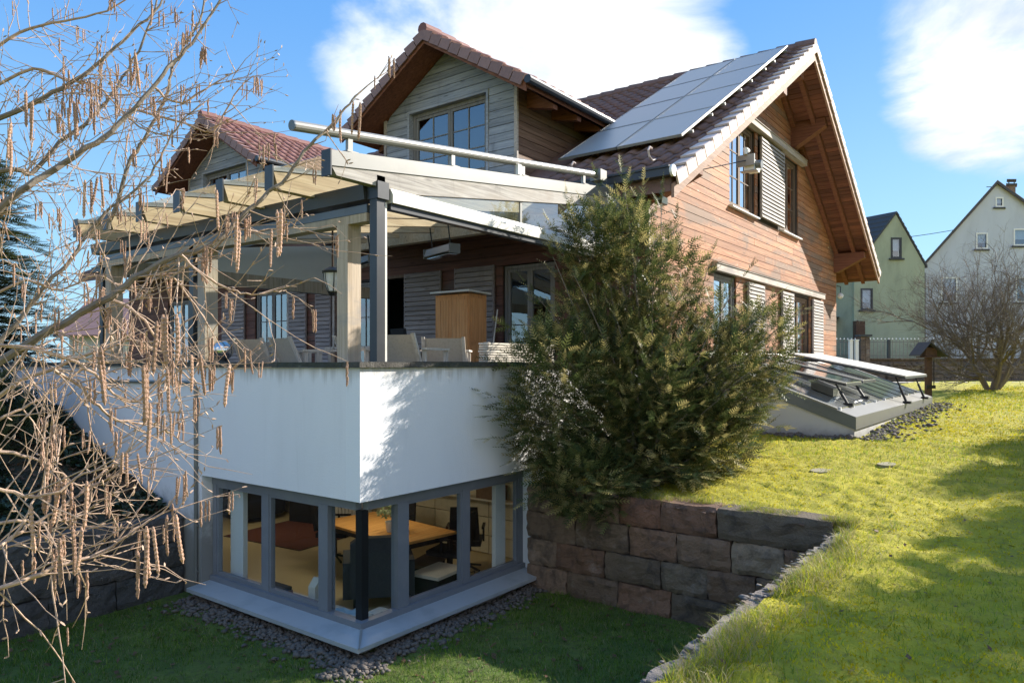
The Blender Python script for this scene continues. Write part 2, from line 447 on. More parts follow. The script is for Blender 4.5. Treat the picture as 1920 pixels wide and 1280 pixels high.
M['glass_mirror'] = glass('sky reflecting window glass', (0.75, 0.82, 0.88), 4.2, 1.55)
M['glass_side'] = glass('side glazing', (0.9, 0.95, 0.97), 4.5, 1.5)
M['glass_roof'] = glass('roof glazing', (0.94, 0.97, 0.96), 1.4, 1.45)
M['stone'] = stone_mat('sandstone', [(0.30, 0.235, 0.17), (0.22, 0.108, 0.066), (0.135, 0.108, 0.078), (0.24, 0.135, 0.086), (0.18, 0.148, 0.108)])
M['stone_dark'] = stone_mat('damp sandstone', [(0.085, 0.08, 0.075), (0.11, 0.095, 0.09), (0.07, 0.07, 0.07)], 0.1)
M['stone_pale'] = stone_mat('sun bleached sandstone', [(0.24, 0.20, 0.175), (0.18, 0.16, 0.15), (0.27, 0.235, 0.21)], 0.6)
M['stone_bg'] = stone_mat('brown rubble', [(0.20, 0.14, 0.10), (0.13, 0.10, 0.085), (0.25, 0.18, 0.13)], 0.3)
M['gravel'] = plain('grey gravel', (0.135, 0.115, 0.10), 0.9, 0, 0, 0.7, 0.3, 30.0, (0.04, 0.035, 0.035))
M['bark'] = plain('grey bark', (0.20, 0.165, 0.13), 0.8, 0, 0, 0.6, 0.4, 40.0, (0.09, 0.07, 0.055))
M['twig'] = plain('pale twig bark', (0.45, 0.315, 0.225), 0.65, 0, 0, 0.55, 0.3, 60.0, (0.17, 0.095, 0.065))
M['catkin'] = plain('tan catkins', (0.58, 0.365, 0.26), 0.85, 0, 0.6, 0.55, 0.8, 420.0, (0.24, 0.12, 0.05))
M['path'] = plain('pale gravel path', (0.42, 0.38, 0.32), 0.95, 0, 0, 0.3, 0.3, 12.0)
M['asphalt'] = plain('asphalt', (0.055, 0.055, 0.055), 0.95, 0, 0, 0.3, 0.3, 20.0)

def panel_mat():
    m, t, out = new_mat('solar glass')
    pos = t.pos()
    f = t.noise(pos, 90.0, 3.0, 0.6)
    d = t.noise(pos, 1.4, 5.0, 0.6)
    c = t.mix(t.math('MULTIPLY', t.sstep(f, 0.35, 0.65), 0.35), (0.34, 0.34, 0.34), (0.43, 0.43, 0.425))  # bright sky reflected by the panels is put into this pale grey base
    c = t.mix(t.math('MULTIPLY', t.sstep(d, 0.4, 0.8), 0.3), c, (0.38, 0.38, 0.375))
    principled(t, out, Base_Color=c, Roughness=0.5, Coat_Weight=0.35, Coat_Roughness=0.28)
    return m
M['solar'] = panel_mat()

def leaf_mat(name, col, trans=0.35, rough=0.5, spec=0.4):
    m, t, out = new_mat(name)
    n = t.noise(t.pos(), 4.0, 4.0, 0.6)
    c = t.mix(t.sstep(n, 0.3, 0.7), tuple(x * 0.7 for x in col), tuple(min(1, x * 1.3) for x in col))
    p = t.add('ShaderNodeBsdfPrincipled', {'Base Color': c, 'Roughness': rough, 'Specular IOR Level': spec})
    tr = t.add('ShaderNodeBsdfTranslucent', {'Color': c})
    mx = t.add('ShaderNodeMixShader', {0: trans, 1: p, 2: tr})
    t.set(out, 'Surface', mx)
    return m
M['yew_dark'] = leaf_mat('dark yew needles', (0.065, 0.095, 0.032), 0.3)
M['yew_mid'] = leaf_mat('mid yew needles', (0.145, 0.165, 0.052), 0.35)
M['yew_tip'] = leaf_mat('olive yew tips', (0.40, 0.34, 0.135), 0.4)
M['fir'] = leaf_mat('dark fir needles', (0.046, 0.062, 0.018), 0.2)
M['fir_tip'] = leaf_mat('fir needle tips', (0.11, 0.115, 0.03), 0.3)
M['grass_sun'] = leaf_mat('meadow grass', (0.39, 0.395, 0.026), 0.5, 0.7, 0.12)
M['grass_green'] = leaf_mat('fresh grass', (0.16, 0.26, 0.035), 0.45, 0.7, 0.12)
M['grass_dry'] = leaf_mat('dry grass', (0.36, 0.31, 0.15), 0.45)
M['moss'] = leaf_mat('yellow moss', (0.53, 0.455, 0.02), 0.35, 0.9, 0.05)
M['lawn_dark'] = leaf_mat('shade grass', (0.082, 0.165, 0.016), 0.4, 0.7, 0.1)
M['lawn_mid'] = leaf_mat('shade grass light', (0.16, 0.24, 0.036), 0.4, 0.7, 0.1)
M['deadleaf'] = leaf_mat('dead leaves', (0.14, 0.075, 0.04), 0.2, 0.7)
M['ivy'] = leaf_mat('dark ground cover leaves', (0.032, 0.05, 0.022), 0.2, 0.4)
M['houseplant'] = leaf_mat('grey green house plant', (0.25, 0.30, 0.14), 0.3)

def soil_mat(name, a, b, c, s=1.0):
    m, t, out = new_mat(name)
    pos = t.pos()
    n1 = t.noise(pos, 1.6 * s, 6.0, 0.65, 0.3); n2 = t.noise(pos, 16.0 * s, 6.0, 0.7); n3 = t.noise(pos, 70.0, 3.0, 0.6)
    col = t.mix(t.sstep(n1, 0.38, 0.66), a, b)
    col = t.mix(t.math('MULTIPLY', t.sstep(n2, 0.48, 0.70), 0.8), col, c)
    h = t.math('ADD', t.math('MULTIPLY', n2, 0.7), t.math('MULTIPLY', n3, 0.5))
    principled(t, out, Base_Color=col, Roughness=0.95, Normal=bump(t, h, 0.9, 0.03))
    return m
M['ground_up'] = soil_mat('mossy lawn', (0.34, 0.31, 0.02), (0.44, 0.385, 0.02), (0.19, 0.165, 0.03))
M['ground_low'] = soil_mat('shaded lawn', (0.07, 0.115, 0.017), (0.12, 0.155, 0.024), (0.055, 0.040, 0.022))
M['ground_bank'] = soil_mat('leaf mould', (0.030, 0.030, 0.016), (0.045, 0.045, 0.02), (0.05, 0.035, 0.022))

def pale_glass():  # clear pane with a patchy pale grey diffuse layer mixed in
    m, t, out = new_mat('pale skylight glass')
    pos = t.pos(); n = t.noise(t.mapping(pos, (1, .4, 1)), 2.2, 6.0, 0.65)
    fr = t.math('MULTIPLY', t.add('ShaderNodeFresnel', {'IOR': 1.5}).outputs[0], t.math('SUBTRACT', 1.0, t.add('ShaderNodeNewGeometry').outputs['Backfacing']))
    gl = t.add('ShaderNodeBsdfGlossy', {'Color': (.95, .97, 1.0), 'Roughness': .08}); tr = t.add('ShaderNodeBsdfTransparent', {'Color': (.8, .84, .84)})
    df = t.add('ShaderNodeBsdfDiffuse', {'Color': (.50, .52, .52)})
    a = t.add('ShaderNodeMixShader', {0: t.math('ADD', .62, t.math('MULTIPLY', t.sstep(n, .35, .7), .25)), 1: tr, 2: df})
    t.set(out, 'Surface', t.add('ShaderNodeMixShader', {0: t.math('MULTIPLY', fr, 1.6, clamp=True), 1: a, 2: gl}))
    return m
M['glass_pale'] = pale_glass()
M['slab'] = plain('mossy stone slab', (0.27, 0.245, 0.16), 0.9, 0, 0.1, 0.5, 0.4, 12.0, (0.17, 0.16, 0.07))

# ------------------------------------------------------------------ generic building pieces
def wall_solid(mb, axis, c0, c1, a0, a1, z0, z1, holes, top=None, mi=0):
    """solid wall between c0 and c1 on the given axis, spanning a0..a1, with rectangular holes (a0,a1,z0,z1); top(a) cuts the upper edge"""
    As = sorted(set([a0, a1] + [h for H in holes for h in H[:2] if a0 < h < a1]))
    for i in range(len(As) - 1):
        p, q = As[i], As[i + 1]; mid = (p + q) / 2
        cuts = sorted([(H[2], H[3]) for H in holes if H[0] < mid < H[1]])
        zs = [z0]
        for lo, hi in cuts: zs += [lo, hi]
        zs.append(None)
        for k in range(0, len(zs), 2):
            lo, hi = zs[k], zs[k + 1]
            tp, tq = (hi, hi) if hi is not None else ((top(p), top(q)) if top else (z1, z1))
            if max(tp, tq) - lo < 1e-3: continue
            if axis == 'Y': mb.prism([(p, c0, lo), (q, c0, lo), (q, c0, tq), (p, c0, tp)], (0, c1 - c0, 0), mi)
            else: mb.prism([(c0, p, lo), (c0, q, lo), (c0, q, tq), (c0, p, tp)], (c1 - c0, 0, 0), mi)
    return mb

def planks(parent, name, mat, axis, face, th, z0, z1, pitch, lim, holes, joint=4.2, sgn=1):
    """one board per object: rows of cladding with lim(z) -> (a0, a1) and rectangular openings left free"""
    n = 0
    z = z0
    while z < z1 - 0.02:
        zt = min(z + pitch - 0.009, z1)
        b0, b1 = lim(z); t0, t1 = lim(zt)
        ivs = [(min(b0, t0) if False else b0, b1, t0, t1)]
        cuts = sorted([(H[0], H[1]) for H in holes if H[2] < zt - 0.01 and H[3] > z + 0.01])
        segs = []
        cur_b, cur_t = b0, t0
        for h0, h1 in cuts:
            if h1 <= max(cur_b, cur_t) or h0 >= min(b1, t1): 
                continue
            if h0 - max(cur_b, cur_t) > 0.05: segs.append((cur_b, h0, cur_t, h0))
            cur_b = cur_t = h1
        if min(b1, t1) - max(cur_b, cur_t) > 0.03 or (b1 - cur_b > .05): segs.append((cur_b, b1, cur_t, t1))
        for sb0, sb1, st0, st1 in segs:
            parts = [(sb0, sb1, st0, st1)]
            L = sb1 - sb0
            if L > joint * 1.35:
                x = sb0 + random.uniform(0.35, 0.65) * L
                if abs(st0 - sb0) < L * 0.25: parts = [(sb0, x, st0, x), (x + 0.004, sb1, x + 0.004, st1)]
            for p0, p1, q0, q1 in parts:
                o = random.uniform(-0.003, 0.003)
                mb = MB()
                if axis == 'Y':
                    mb.prism([(p0, face + o, z), (p1, face + o, z), (q1, face + o + .004, zt), (q0, face + o + .004, zt)], (0, th * sgn, 0))
                else:
                    mb.prism([(face + o, p0, z), (face + o, p1, z), (face + o + .004, q1, zt), (face + o + .004, q0, zt)], (th * sgn, 0, 0))
                mb.build(name, mat, parent); n += 1
        z += pitch
    return n

def MAP(axis, face):
    """a, depth behind the face, z -> world; axis 'Y' is a wall that faces -Y, axis 'X' one that faces -X"""
    if axis == 'Y': return lambda a, d, z: (a, face + d, z)
    return lambda a, d, z: (face + d, a, z)

def mbox(mb, P, a0, a1, d0, d1, z0, z1, mi=0):
    p = P(a0, d0, z0); q = P(a1, d1, z1)
    mb.box(p[0], q[0], p[1], q[1], p[2], q[2], mi)

def window(parent, axis, face, a0, a1, z0, z1, leaves=2, cols=2, rows=3, fm='frame', gm='glass', fw=0.06, rec=0.09, lw=0.055, curtain=None, name='window', back=0.5):
    P = MAP(axis, face)
    w = MB()
    for (p, q, r, s) in ((a0, a0 + fw, z0, z1), (a1 - fw, a1, z0, z1), (a0 + fw, a1 - fw, z1 - fw, z1), (a0 + fw, a1 - fw, z0, z0 + fw)):
        mbox(w, P, p, q, rec - .03, rec + .07, r, s)
    win = w.build(name, M[fm], parent)
    W = (a1 - a0 - 2 * fw) / leaves
    for i in range(leaves):
        b0 = a0 + fw + i * W + .004; b1 = b0 + W - .008
        c0, c1 = z0 + fw + .004, z1 - fw - .004
        s = MB()
        for (p, q, r, t) in ((b0, b0 + lw, c0, c1), (b1 - lw, b1, c0, c1), (b0 + lw, b1 - lw, c1 - lw, c1), (b0 + lw, b1 - lw, c0, c0 + lw)):
            mbox(s, P, p, q, rec - .015, rec + .04, r, t)
        s.build('sash', M[fm], win)
        g0, g1, h0, h1 = b0 + lw, b1 - lw, c0 + lw, c1 - lw
        for k in range(1, cols):
            x = g0 + (g1 - g0) * k / cols
            m_ = MB(); mbox(m_, P, x - .011, x + .011, rec - .006, rec + .03, h0, h1); m_.build('muntin', M[fm], win)
        for k in range(1, rows):
            z = h0 + (h1 - h0) * k / rows
            m_ = MB(); mbox(m_, P, g0, g1, rec - .004, rec + .028, z - .011, z + .011); m_.build('muntin', M[fm], win)
        for k in range(cols):
            for j in range(rows):
                x0 = g0 + (g1 - g0) * k / cols + .011 * (k > 0); x1 = g0 + (g1 - g0) * (k + 1) / cols - .011 * (k < cols - 1)
                y0 = h0 + (h1 - h0) * j / rows + .011 * (j > 0); y1 = h0 + (h1 - h0) * (j + 1) / rows - .011 * (j < rows - 1)
                g = MB(); mbox(g, P, x0, x1, rec + .008, rec + .014, y0, y1); g.build('pane', M[gm], win)
    if curtain:
        n = 26
        for (f0, f1) in curtain:
            V = []; F = []
            A0 = a0 + (a1 - a0) * f0; A1 = a0 + (a1 - a0) * f1
            mb = MB()
            pts = []
            for k in range(n + 1):
                a = A0 + (A1 - A0) * k / n
                pts.append((a, rec + .16 + .03 * math.sin(k * 1.9)))
            for k in range(n):
                (p, d), (q, e) = pts[k], pts[k + 1]
                mb.poly([P(p, d, z0 + .02), P(q, e, z0 + .02), P(q, e, z1), P(p, d, z1)])
            mb.build('curtain', M['curtain'], win)
    return win

def shutter(parent, axis, face, a0, a1, z0, z1, mat, pitch=0.075, proud=0.07):
    P = MAP(axis, face)
    f = MB()
    mbox(f, P, a0, a1, -proud + .035, -proud + .05, z0, z1)
    mbox(f, P, a0, a0 + .03, -proud, -proud + .035, z0, z1)
    mbox(f, P, a1 - .03, a1, -proud, -proud + .035, z0, z1)
    s = f.build('shutter', M[mat], parent)
    n = int((z1 - z0) / pitch); h = (z1 - z0) / n
    for k in range(n):
        z = z0 + k * h
        m_ = MB()
        A0, A1 = a0 + .031, a1 - .031
        m_.prism([P(A0, -proud - .012, z + .008), P(A0, -proud + .02, z + .02), P(A0, -proud + .034, z + h + .002), P(A0, -proud + .008, z + h - .008)],
                 tuple(Vector(P(A1, 0, 0)) - Vector(P(A0, 0, 0))))
        m_.build('slat', M[mat], s)
    return s

def verge(parent, low, high, n, out, mat, name='verge_tile', drop=0.15, inw=0.24):
    low = Vector(low); high = Vector(high); out = Vector(out)
    d = (high - low) / n; L = d.length; d.normalize()
    u = d.cross(out); u = u if u.z > 0 else -u
    mb = MB()
    T = lambda a, b, c: d * a + u * b + out * c
    mb.prism([T(0, -drop, 0), T(L * .93, -drop - .012, 0), T(L * .93, .0, 0), T(0, .045, 0)], out * .03)
    mb.prism([T(0, .012, 0), T(L * 1.04, -.028, 0), T(L * 1.04, .004, 0), T(0, .045, 0)], -out * inw)
    me = mb.mesh(name, mat)
    for i in range(n):
        o = link(name, me, parent, low + d * L * i + Vector((0, 0, random.uniform(-.004, .004))))

def tile_field(parent, name, mat, origin, ud, sd, width, length, pu, ps, keep=None):
    """interlocking roof tiles laid in courses: each tile is a raised roll and pan with its own thick lower edge, joined in one part"""
    origin = Vector(origin); ud = Vector(ud).normalized(); sd = Vector(sd).normalized()
    nrm = ud.cross(sd); nrm = nrm if nrm.z > 0 else -nrm
    nu = int(round(width / pu)); ns = int(round(length / ps)); pu = width / nu; ps = length / ns
    prof = [(0.0, 0.0), (0.12, .035), (0.30, .05), (0.48, .03), (0.60, .0), (0.98, .0)]
    V = []; F = []
    for j in range(ns):
        for i in range(nu):
            a = i * pu; s = j * ps
            if keep and not keep(origin + ud * (a + pu / 2) + sd * (s + ps / 2)): continue
            b = len(V); lift = random.uniform(-.004, .004)
            for (f, h) in prof:
                q = origin + ud * (a + f * pu)
                V.append(q + sd * (s - .02) + nrm * (h + .012 + lift)); V.append(q + sd * (s - .02) + nrm * (h + .04 + lift)); V.append(q + sd * (s + ps) + nrm * (h + .004 + lift))
            for k in range(len(prof) - 1):
                p = b + 3 * k; q = p + 3
                F.append((p, q, q + 1, p + 1)); F.append((p + 1, q + 1, q + 2, p + 2))
    o = world_loc(parent)
    V = [(x - o.x, y - o.y, z - o.z) for x, y, z in V]
    me = raw_mesh(name, V, F, mat)
    return tag(link(name, me, parent), kind='stuff')

# ------------------------------------------------------------------ the timber house
XF, XB, XR, ZR, S = 6.18, 18.93, 12.65, 10.10, 0.60
YE = 18.0                                                    # far end of the house
roof_z = lambda x: ZR - S * abs(x - XR)                      # top of the roof deck
house = thing('timber_house', 'large timber clad house with tiled gable roof and two dormers above the terrace', 'house', (XF, 0, 1.4))
H = house

g_open = [(9.05, 10.30, 2.95, 4.64), (14.20, 15.95, 2.95, 4.60), (9.90, 11.50, 6.10, 8.02), (13.45, 14.85, 6.10, 8.02)]
under = lambda a: roof_z(a) - 0.22
mb = MB()
wall_solid(mb, 'Y', 0.034, 0.22, XF + .03, XB, 1.2, 0, g_open + [(XR - .001, XR + .001, 1.2, 1.21)], under)
mb.build('gable_wall', M['darkroom'], H)
mb = MB(); mb.box(XF + .03, XB, .0, .033, 1.2, 2.9); mb.build('plinth', M['plinth'], H)
lim = lambda z: (max(XF, XR - (ZR - .22 - z) / S), min(XB, XR + (ZR - .22 - z) / S))
planks(H, 'plank', M['gable'], 'Y', 0.0, 0.030, 2.92, 9.80, 0.150, lim, g_open + [(11.66, 13.42, 6.2, 8.0)])
f_open = [(1.85, 3.05, 2.42, 4.70), (5.64, 6.40, 2.42, 4.66), (6.55, 7.45, 2.42, 4.66), (9.76, 11.16, 2.42, 4.70), (14.18, 15.57, 2.42, 4.66)]
mb = MB(); wall_solid(mb, 'X', XF + .034, XF + .2, 0.22, YE, 1.2, 5.95, f_open); mb.build('front_wall', M['darkroom'], H)
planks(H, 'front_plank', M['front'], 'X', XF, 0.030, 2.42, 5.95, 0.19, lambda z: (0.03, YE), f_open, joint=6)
mb = MB(); mb.box(XF - .012, XF + .05, -.02, .028, 2.9, 5.6); mb.build('corner_board', M['lintel'], H)
mb = MB()
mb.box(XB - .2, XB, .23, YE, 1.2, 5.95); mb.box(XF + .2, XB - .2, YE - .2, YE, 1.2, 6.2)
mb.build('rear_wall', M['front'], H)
mb = MB(); mb.box(XF + .21, XB - .21, .23, YE - .21, 2.30, 2.42); mb.box(XF + .21, XB - .21, .23, YE - .21, 5.2, 5.35); mb.build('floor_slab', M['darkroom'], H)
mb = MB(); mb.box(9.2, 9.3, .23, YE - .25, 2.43, 5.19); mb.box(XF + .3, 9.1, 5.1, 5.2, 2.43, 5.19); mb.build('inner_wall', M['darkroom'], H)

# roof deck and coverings
EN, EF = 5.03, 20.13
for nm, xe in (('near_roof', EN), ('far_roof', EF)):
    mb = MB()
    mb.prism([(xe, -.93, roof_z(xe)), (XR, -.93, ZR), (XR, -.93, ZR - .2), (xe, -.93, roof_z(xe) - .2)], (0, YE + 1.7, 0))
    mb.build('roof', M['soffit'] if nm == 'far_roof' else M['tile'], H)
sN = Vector((XR - EN, 0, ZR - roof_z(EN))); sF = Vector((XR - EF, 0, ZR - roof_z(EF)))
DY = (4.50, 12.60)                                           # dormer centre lines
def keep_main(p):
    for yc in DY:
        dz = 9.30 - .61 * abs(p.y - yc)
        if abs(p.y - yc) < 2.46 and dz > p.z - .02 and p.x > 6.2: return False
    return True
tile_field(H, 'roof_tiles', M['tile'], (EN, -.80, roof_z(EN) + .005), (0, 1, 0), sN, YE + 1.5, sN.length, 0.30, 0.42, keep_main)
tile_field(H, 'rear_roof_tiles', M['tile'], (EF, -.80, roof_z(EF) + .005), (0, 1, 0), sF, 6.0, sF.length, 0.60, 0.42)
verge(H, (EN, -1.0, roof_z(EN) + .03), (XR, -1.0, ZR + .03), 22, (0, -1, 0), M['verge'], inw=.22)
verge(H, (EF, -1.0, roof_z(EF) + .03), (XR, -1.0, ZR + .03), 22, (0, -1, 0), M['verge'], inw=.22)
me = None
mb = MB(); mb.tube([(XR, 0, 0), (XR, .44, .012)], [.135, .15], 10); me = mb.mesh('ridge_tile', M['tile'], origin=(XR, 0, 0))
for k in range(42): link('ridge_tile', me, H, (XR, -1.0 + k * .43, ZR + .02))
# bargeboards, flying rafters, purlins, soffit boards
for xe in (EN, EF):
    mb = MB(); s = 1 if xe < XR else -1
    mb.prism([(xe - .0, -.985, roof_z(xe) - .10), (XR, -.985, ZR - .10), (XR, -.985, ZR - .34), (xe, -.985, roof_z(xe) - .30)], (0, .045, 0))
    mb.build('bargeboard', M['bargeboard'], H)
for y0, y1 in ((-.60, -.50), (-.12, -.012)):
    mb = MB(); mb.prism([(XR + .1, y0, ZR - .28), (EF - .15, y0, roof_z(EF - .15) - .22), (EF - .15, y0, roof_z(EF - .15) - .38), (XR + .1, y0, ZR - .44)], (0, y1 - y0, 0))
    mb.build('flying_rafter', M['beamred'], H)
n = 58
for k in range(n):
    x0 = XR + .06 + (EF - XR - .1) * k / n; x1 = XR + .06 + (EF - XR - .1) * (k + 1) / n - .012
    mb = MB(); j = random.uniform(0, .006)
    mb.prism([(x0, -.935, roof_z(x0) - .203), (x1, -.935, roof_z(x1) - .203), (x1, -.935, roof_z(x1) - .222 - j), (x0, -.935, roof_z(x0) - .222 - j)], (0, .93, 0))
    mb.build('soffit_board', M['soffit'], H)
def purlin(x0, x1, ztop, h0, h1, ln=.82):
    mb = MB(); mb.prism([(x0, .0, ztop), (x0, -ln, ztop), (x0, -ln, ztop - h1), (x0, -ln * .12, ztop - h0), (x0, .0, ztop - h0)], (x1 - x0, 0, 0))
    mb.build('purlin', M['beamred'], H)
purlin(6.16, 6.40, 6.02, .50, .17, .86)
purlin(10.9, 11.12, 8.80, .40, .26, .80)
purlin(12.55, 12.77, 9.66, .30, .24, .70)
purlin(14.2, 14.45, 8.92, .62, .20, .82)
purlin(18.62, 18.9, 6.14, .55, .17, .84)
mb = MB(); mb.box(4.88, 5.02, -.98, 17.5, 5.53, 5.66); mb.box(4.855, 4.895, -.98, 17.5, 5.64, 5.67); mb.build('gutter', M['dark_metal'], H)
mb = MB(); mb.lathe((0, 0, 0), [(.0, -.02), (.085, -.02), (.085, .02), (0, .02)], 14)
o = link('gutter_cap', mb.mesh('gutter_cap', M['white']), H, (4.955, -1.0, 5.60), (math.radians(90), 0, 0))
mb = MB(); mb.box(5.04, 6.1, .22, 17.0, 5.42, 5.50); mb.build('eave_soffit', M['front'], H)
for yy in (-.35, 1.05, 2.45):
    pts = [(5.55 + .0 * k, yy, 0) for k in range(1)]
    z0 = roof_z(5.6) + .07
    mb = MB(); mb.tube([(5.75, yy, z0 + .10), (5.62, yy, z0 + .06), (5.52, yy, z0 + .10), (5.48, yy, z0 + .19), (5.53, yy, z0 + .25), (5.60, yy, z0 + .24)], .018, 6)
    mb.build('snow_hook', M['verge'], H)

# gable openings
window(H, 'Y', 0, 9.92, 11.48, 6.12, 8.00, 2, 2, 3, 'frame', 'glass_mirror', curtain=[(0.02, .30)], rec=.10)
window(H, 'Y', 0, 13.47, 14.83, 6.12, 8.00, 2, 1, 3, 'frame', 'glass_mirror', rec=.10)
shutter(H, 'Y', 0, 11.68, 13.40, 6.13, 7.95, 'shutter', .085, .09)
window(H, 'Y', 0, 9.07, 10.28, 2.97, 4.62, 2, 1, 2, 'frame_grey', 'glass_mirror', curtain=[(0.05, .5)], rec=.08)
window(H, 'Y', 0, 14.22, 15.93, 2.97, 4.58, 2, 1, 2, 'frame', 'glass_mirror', curtain=[(0.05, .45)], rec=.10)
for a0, a1 in ((10.86, 11.93), (13.28, 14.22), (16.05, 17.1)): shutter(H, 'Y', 0, a0, a1, 3.0, 4.60, 'shutter', .08, .08)
for (a0, a1, z0, z1, d) in ((8.95, 17.20, 4.66, 4.80, .10), (10.70, 15.15, 8.02, 8.15, .15)):
    mb = MB(); mb.box(a0, a1, -d, -.004, z0, z1); mb.prism([(a0, -d - .02, z1), (a1, -d - .02, z1), (a1, -.004, z1 + .03), (a0, -.004, z1 + .03)], (0, 0, .012)); mb.build('lintel_board', M['lintel'], H)
for (a0, a1, z) in ((9.86, 11.56, 6.06), (13.36, 14.92, 6.06), (9.0, 10.4, 2.92), (14.1, 16.0, 2.92)):
    mb = MB(); mb.prism([(a0, -.09, z), (a0, -.09, z + .03), (a0, .05, z + .055), (a0, .05, z + .02)], (a1 - a0, 0, 0)); mb.build('window_sill', M['white'], H)

# terrace front openings
window(H, 'X', XF, 1.87, 3.03, 2.44, 4.68, 2, 1, 2, 'frame_grey', 'glass_side', rec=.08)
window(H, 'X', XF, 6.57, 7.43, 2.44, 4.64, 1, 2, 3, 'frame_grey', 'glass_side', rec=.08)
window(H, 'X', XF, 9.78, 11.14, 2.44, 4.68, 2, 2, 3, 'frame_grey', 'glass_mirror', rec=.08)
window(H, 'X', XF, 14.20, 15.55, 2.44, 4.64, 2, 2, 3, 'frame_grey', 'glass_mirror', rec=.08)
for a0, a1 in ((3.21, 4.22), (4.59, 5.64), (8.05, 8.62), (8.98, 9.66), (11.56, 12.60), (13.0, 13.9)): shutter(H, 'X', XF, a0, a1, 2.44, 4.72, 'shutter_front', .095, .07)
mb = MB(); mb.box(XF - .03, XF + .1, 6.40, 6.46, 2.42, 4.7); mb.box(XF - .03, XF + .1, 5.62, 6.46, 4.66, 4.72); mb.build('door_frame', M['frame'], H)
mb = MB(); mb.box(XF - .04, XF + .0, 9.66, 9.76, 2.42, 4.78); mb.box(XF - .04, XF + .0, 7.95, 8.02, 2.42, 4.78); mb.build('door_post', M['lintel'], H)

# ------------------------------------------------------------------ dormers
def dormer(yc, tiles):
    hw = 1.74; ap = 9.36; ds = .61
    top = lambda y: ap - ds * abs(y - yc) - .20
    x_hit = lambda z: XR - (ZR - z) / S
    win = (yc - 1.06, yc + 1.04, 6.55, 8.10)
    mb = MB(); wall_solid(mb, 'X', XF + .032, XF + .12, yc - hw, yc + hw, 5.96, 0, [win, (yc - .001, yc + .001, 5.96, 5.97)], top); mb.build('dormer_wall', M['darkroom'], H)
    planks(H, 'dormer_plank', M['dormer'], 'X', XF, .030, 6.15, ap - .22, .155, lambda z: (max(yc - hw, yc - (ap - .2 - z) / ds), min(yc + hw, yc + (ap - .2 - z) / ds)), [win], joint=9)
    for sg in (-1, 1):
        y = yc + sg * hw
        mb = MB(); mb.prism([(XF + .03, y, roof_z(XF) - .05), (XF + .03, y, top(y)), (x_hit(top(y)), y, top(y))], (0, -sg * .1, 0)); mb.build('dormer_side_wall', M['darkroom'], H)
        planks(H, 'side_plank', M['dormer_side'], 'Y', y + sg * .032, .030, roof_z(XF) - .02, top(y) - .01, .155, lambda z: (XF, max(XF + .12, x_hit(z))), [], joint=9, sgn=-sg)
        mb = MB(); mb.box(XF - .018, XF + .03, y + sg * .034 - .035, y + sg * .034 + .035, roof_z(XF) - .1, top(y) + .0); mb.build('corner_board', M['lintel'], H)
    xv = 5.52
    for sg in (-1, 1):
        ye = yc + sg * 2.46; ze = ap - ds * 2.46
        A = Vector((xv + .05, yc, ap - .02)); B = Vector((x_hit(ap) + .1, yc, ap - .02)); Cc = Vector((x_hit(ze) + .1, ye, ze - .02)); Dd = Vector((xv + .05, ye, ze - .02))
        mb = MB(); mb.prism([A, B, Cc, Dd], (0, 0, -.15)); mb.build('dormer_roof', M['soffit'], H)
        verge(H, (xv, ye, ze + .0), (xv, yc, ap), 10, (-1, 0, 0), M['verge_red'], inw=.2, drop=.16)
        mb = MB(); mb.prism([(xv + .02, ye, ze - .10), (xv + .02, yc, ap - .10), (xv + .02, yc, ap - .26), (xv + .02, ye, ze - .25)], (.03, 0, 0)); mb.build('bargeboard', M['beamred'], H)
        sd = Vector((0, yc - ye, ap - ze))
        tile_field(H, 'dormer_tiles', M[tiles], (xv + .18, ye, ze), (1, 0, 0), sd, x_hit(ap) - xv, sd.length, .30, .40, lambda p: p.x < x_hit(p.z) + .05)
        mb = MB(); mb.tube([(xv - .02, ye + sg * .07, ze - .06), (x_hit(ze) - .1, ye + sg * .07, ze - .045)], .075, 10); mb.build('dormer_gutter', M['dark_metal'], H)
        for q in range(3):
            x = XF + .35 + q * .85
            mb = MB(); mb.prism([(x, yc + sg * (hw + .03), top(yc + hw) - .0), (x, ye - sg * .08, ze - .17), (x, ye - sg * .08, ze - .26), (x, yc + sg * (hw + .03), top(yc + hw) - .36)], (.14, 0, 0)); mb.build('rafter_tail', M['beamred'], H)
    mb = MB(); mb.tube([(0, 0, 0), (.44, 0, .012)], [.12, .135], 10); me = mb.mesh('ridge_tile', M[tiles])
    for k in range(13): link('ridge_tile', me, H, (xv - .03 + k * .43, yc, ap + .01))
    w = window(H, 'X', XF, win[0] + .01, win[1] - .01, win[2] + .01, win[3] - .01, 2, 2, 3, 'frame_grey', 'glass_mirror', fw=.07, rec=.13, lw=.06)
    mb = MB()
    for (a, b, c, d) in ((win[0] - .05, win[0] + .005, win[2], win[3] + .05), (win[1] - .005, win[1] + .05, win[2], win[3] + .05), (win[0] + .005, win[1] - .005, win[3] - .005, win[3] + .05)):
        mb.box(XF - .02, XF + .115, a, b, c, d)
    mb.build('window_trim', M['dormer'], H)
    mb = MB(); mb.box(XF + .6, XF + .62, yc - 1.5, yc + 1.5, 6.1, 8.2); mb.build('room_backing', M['darkroom'], H)
dormer(DY[0], 'tile_red')
dormer(DY[1], 'tile_red')

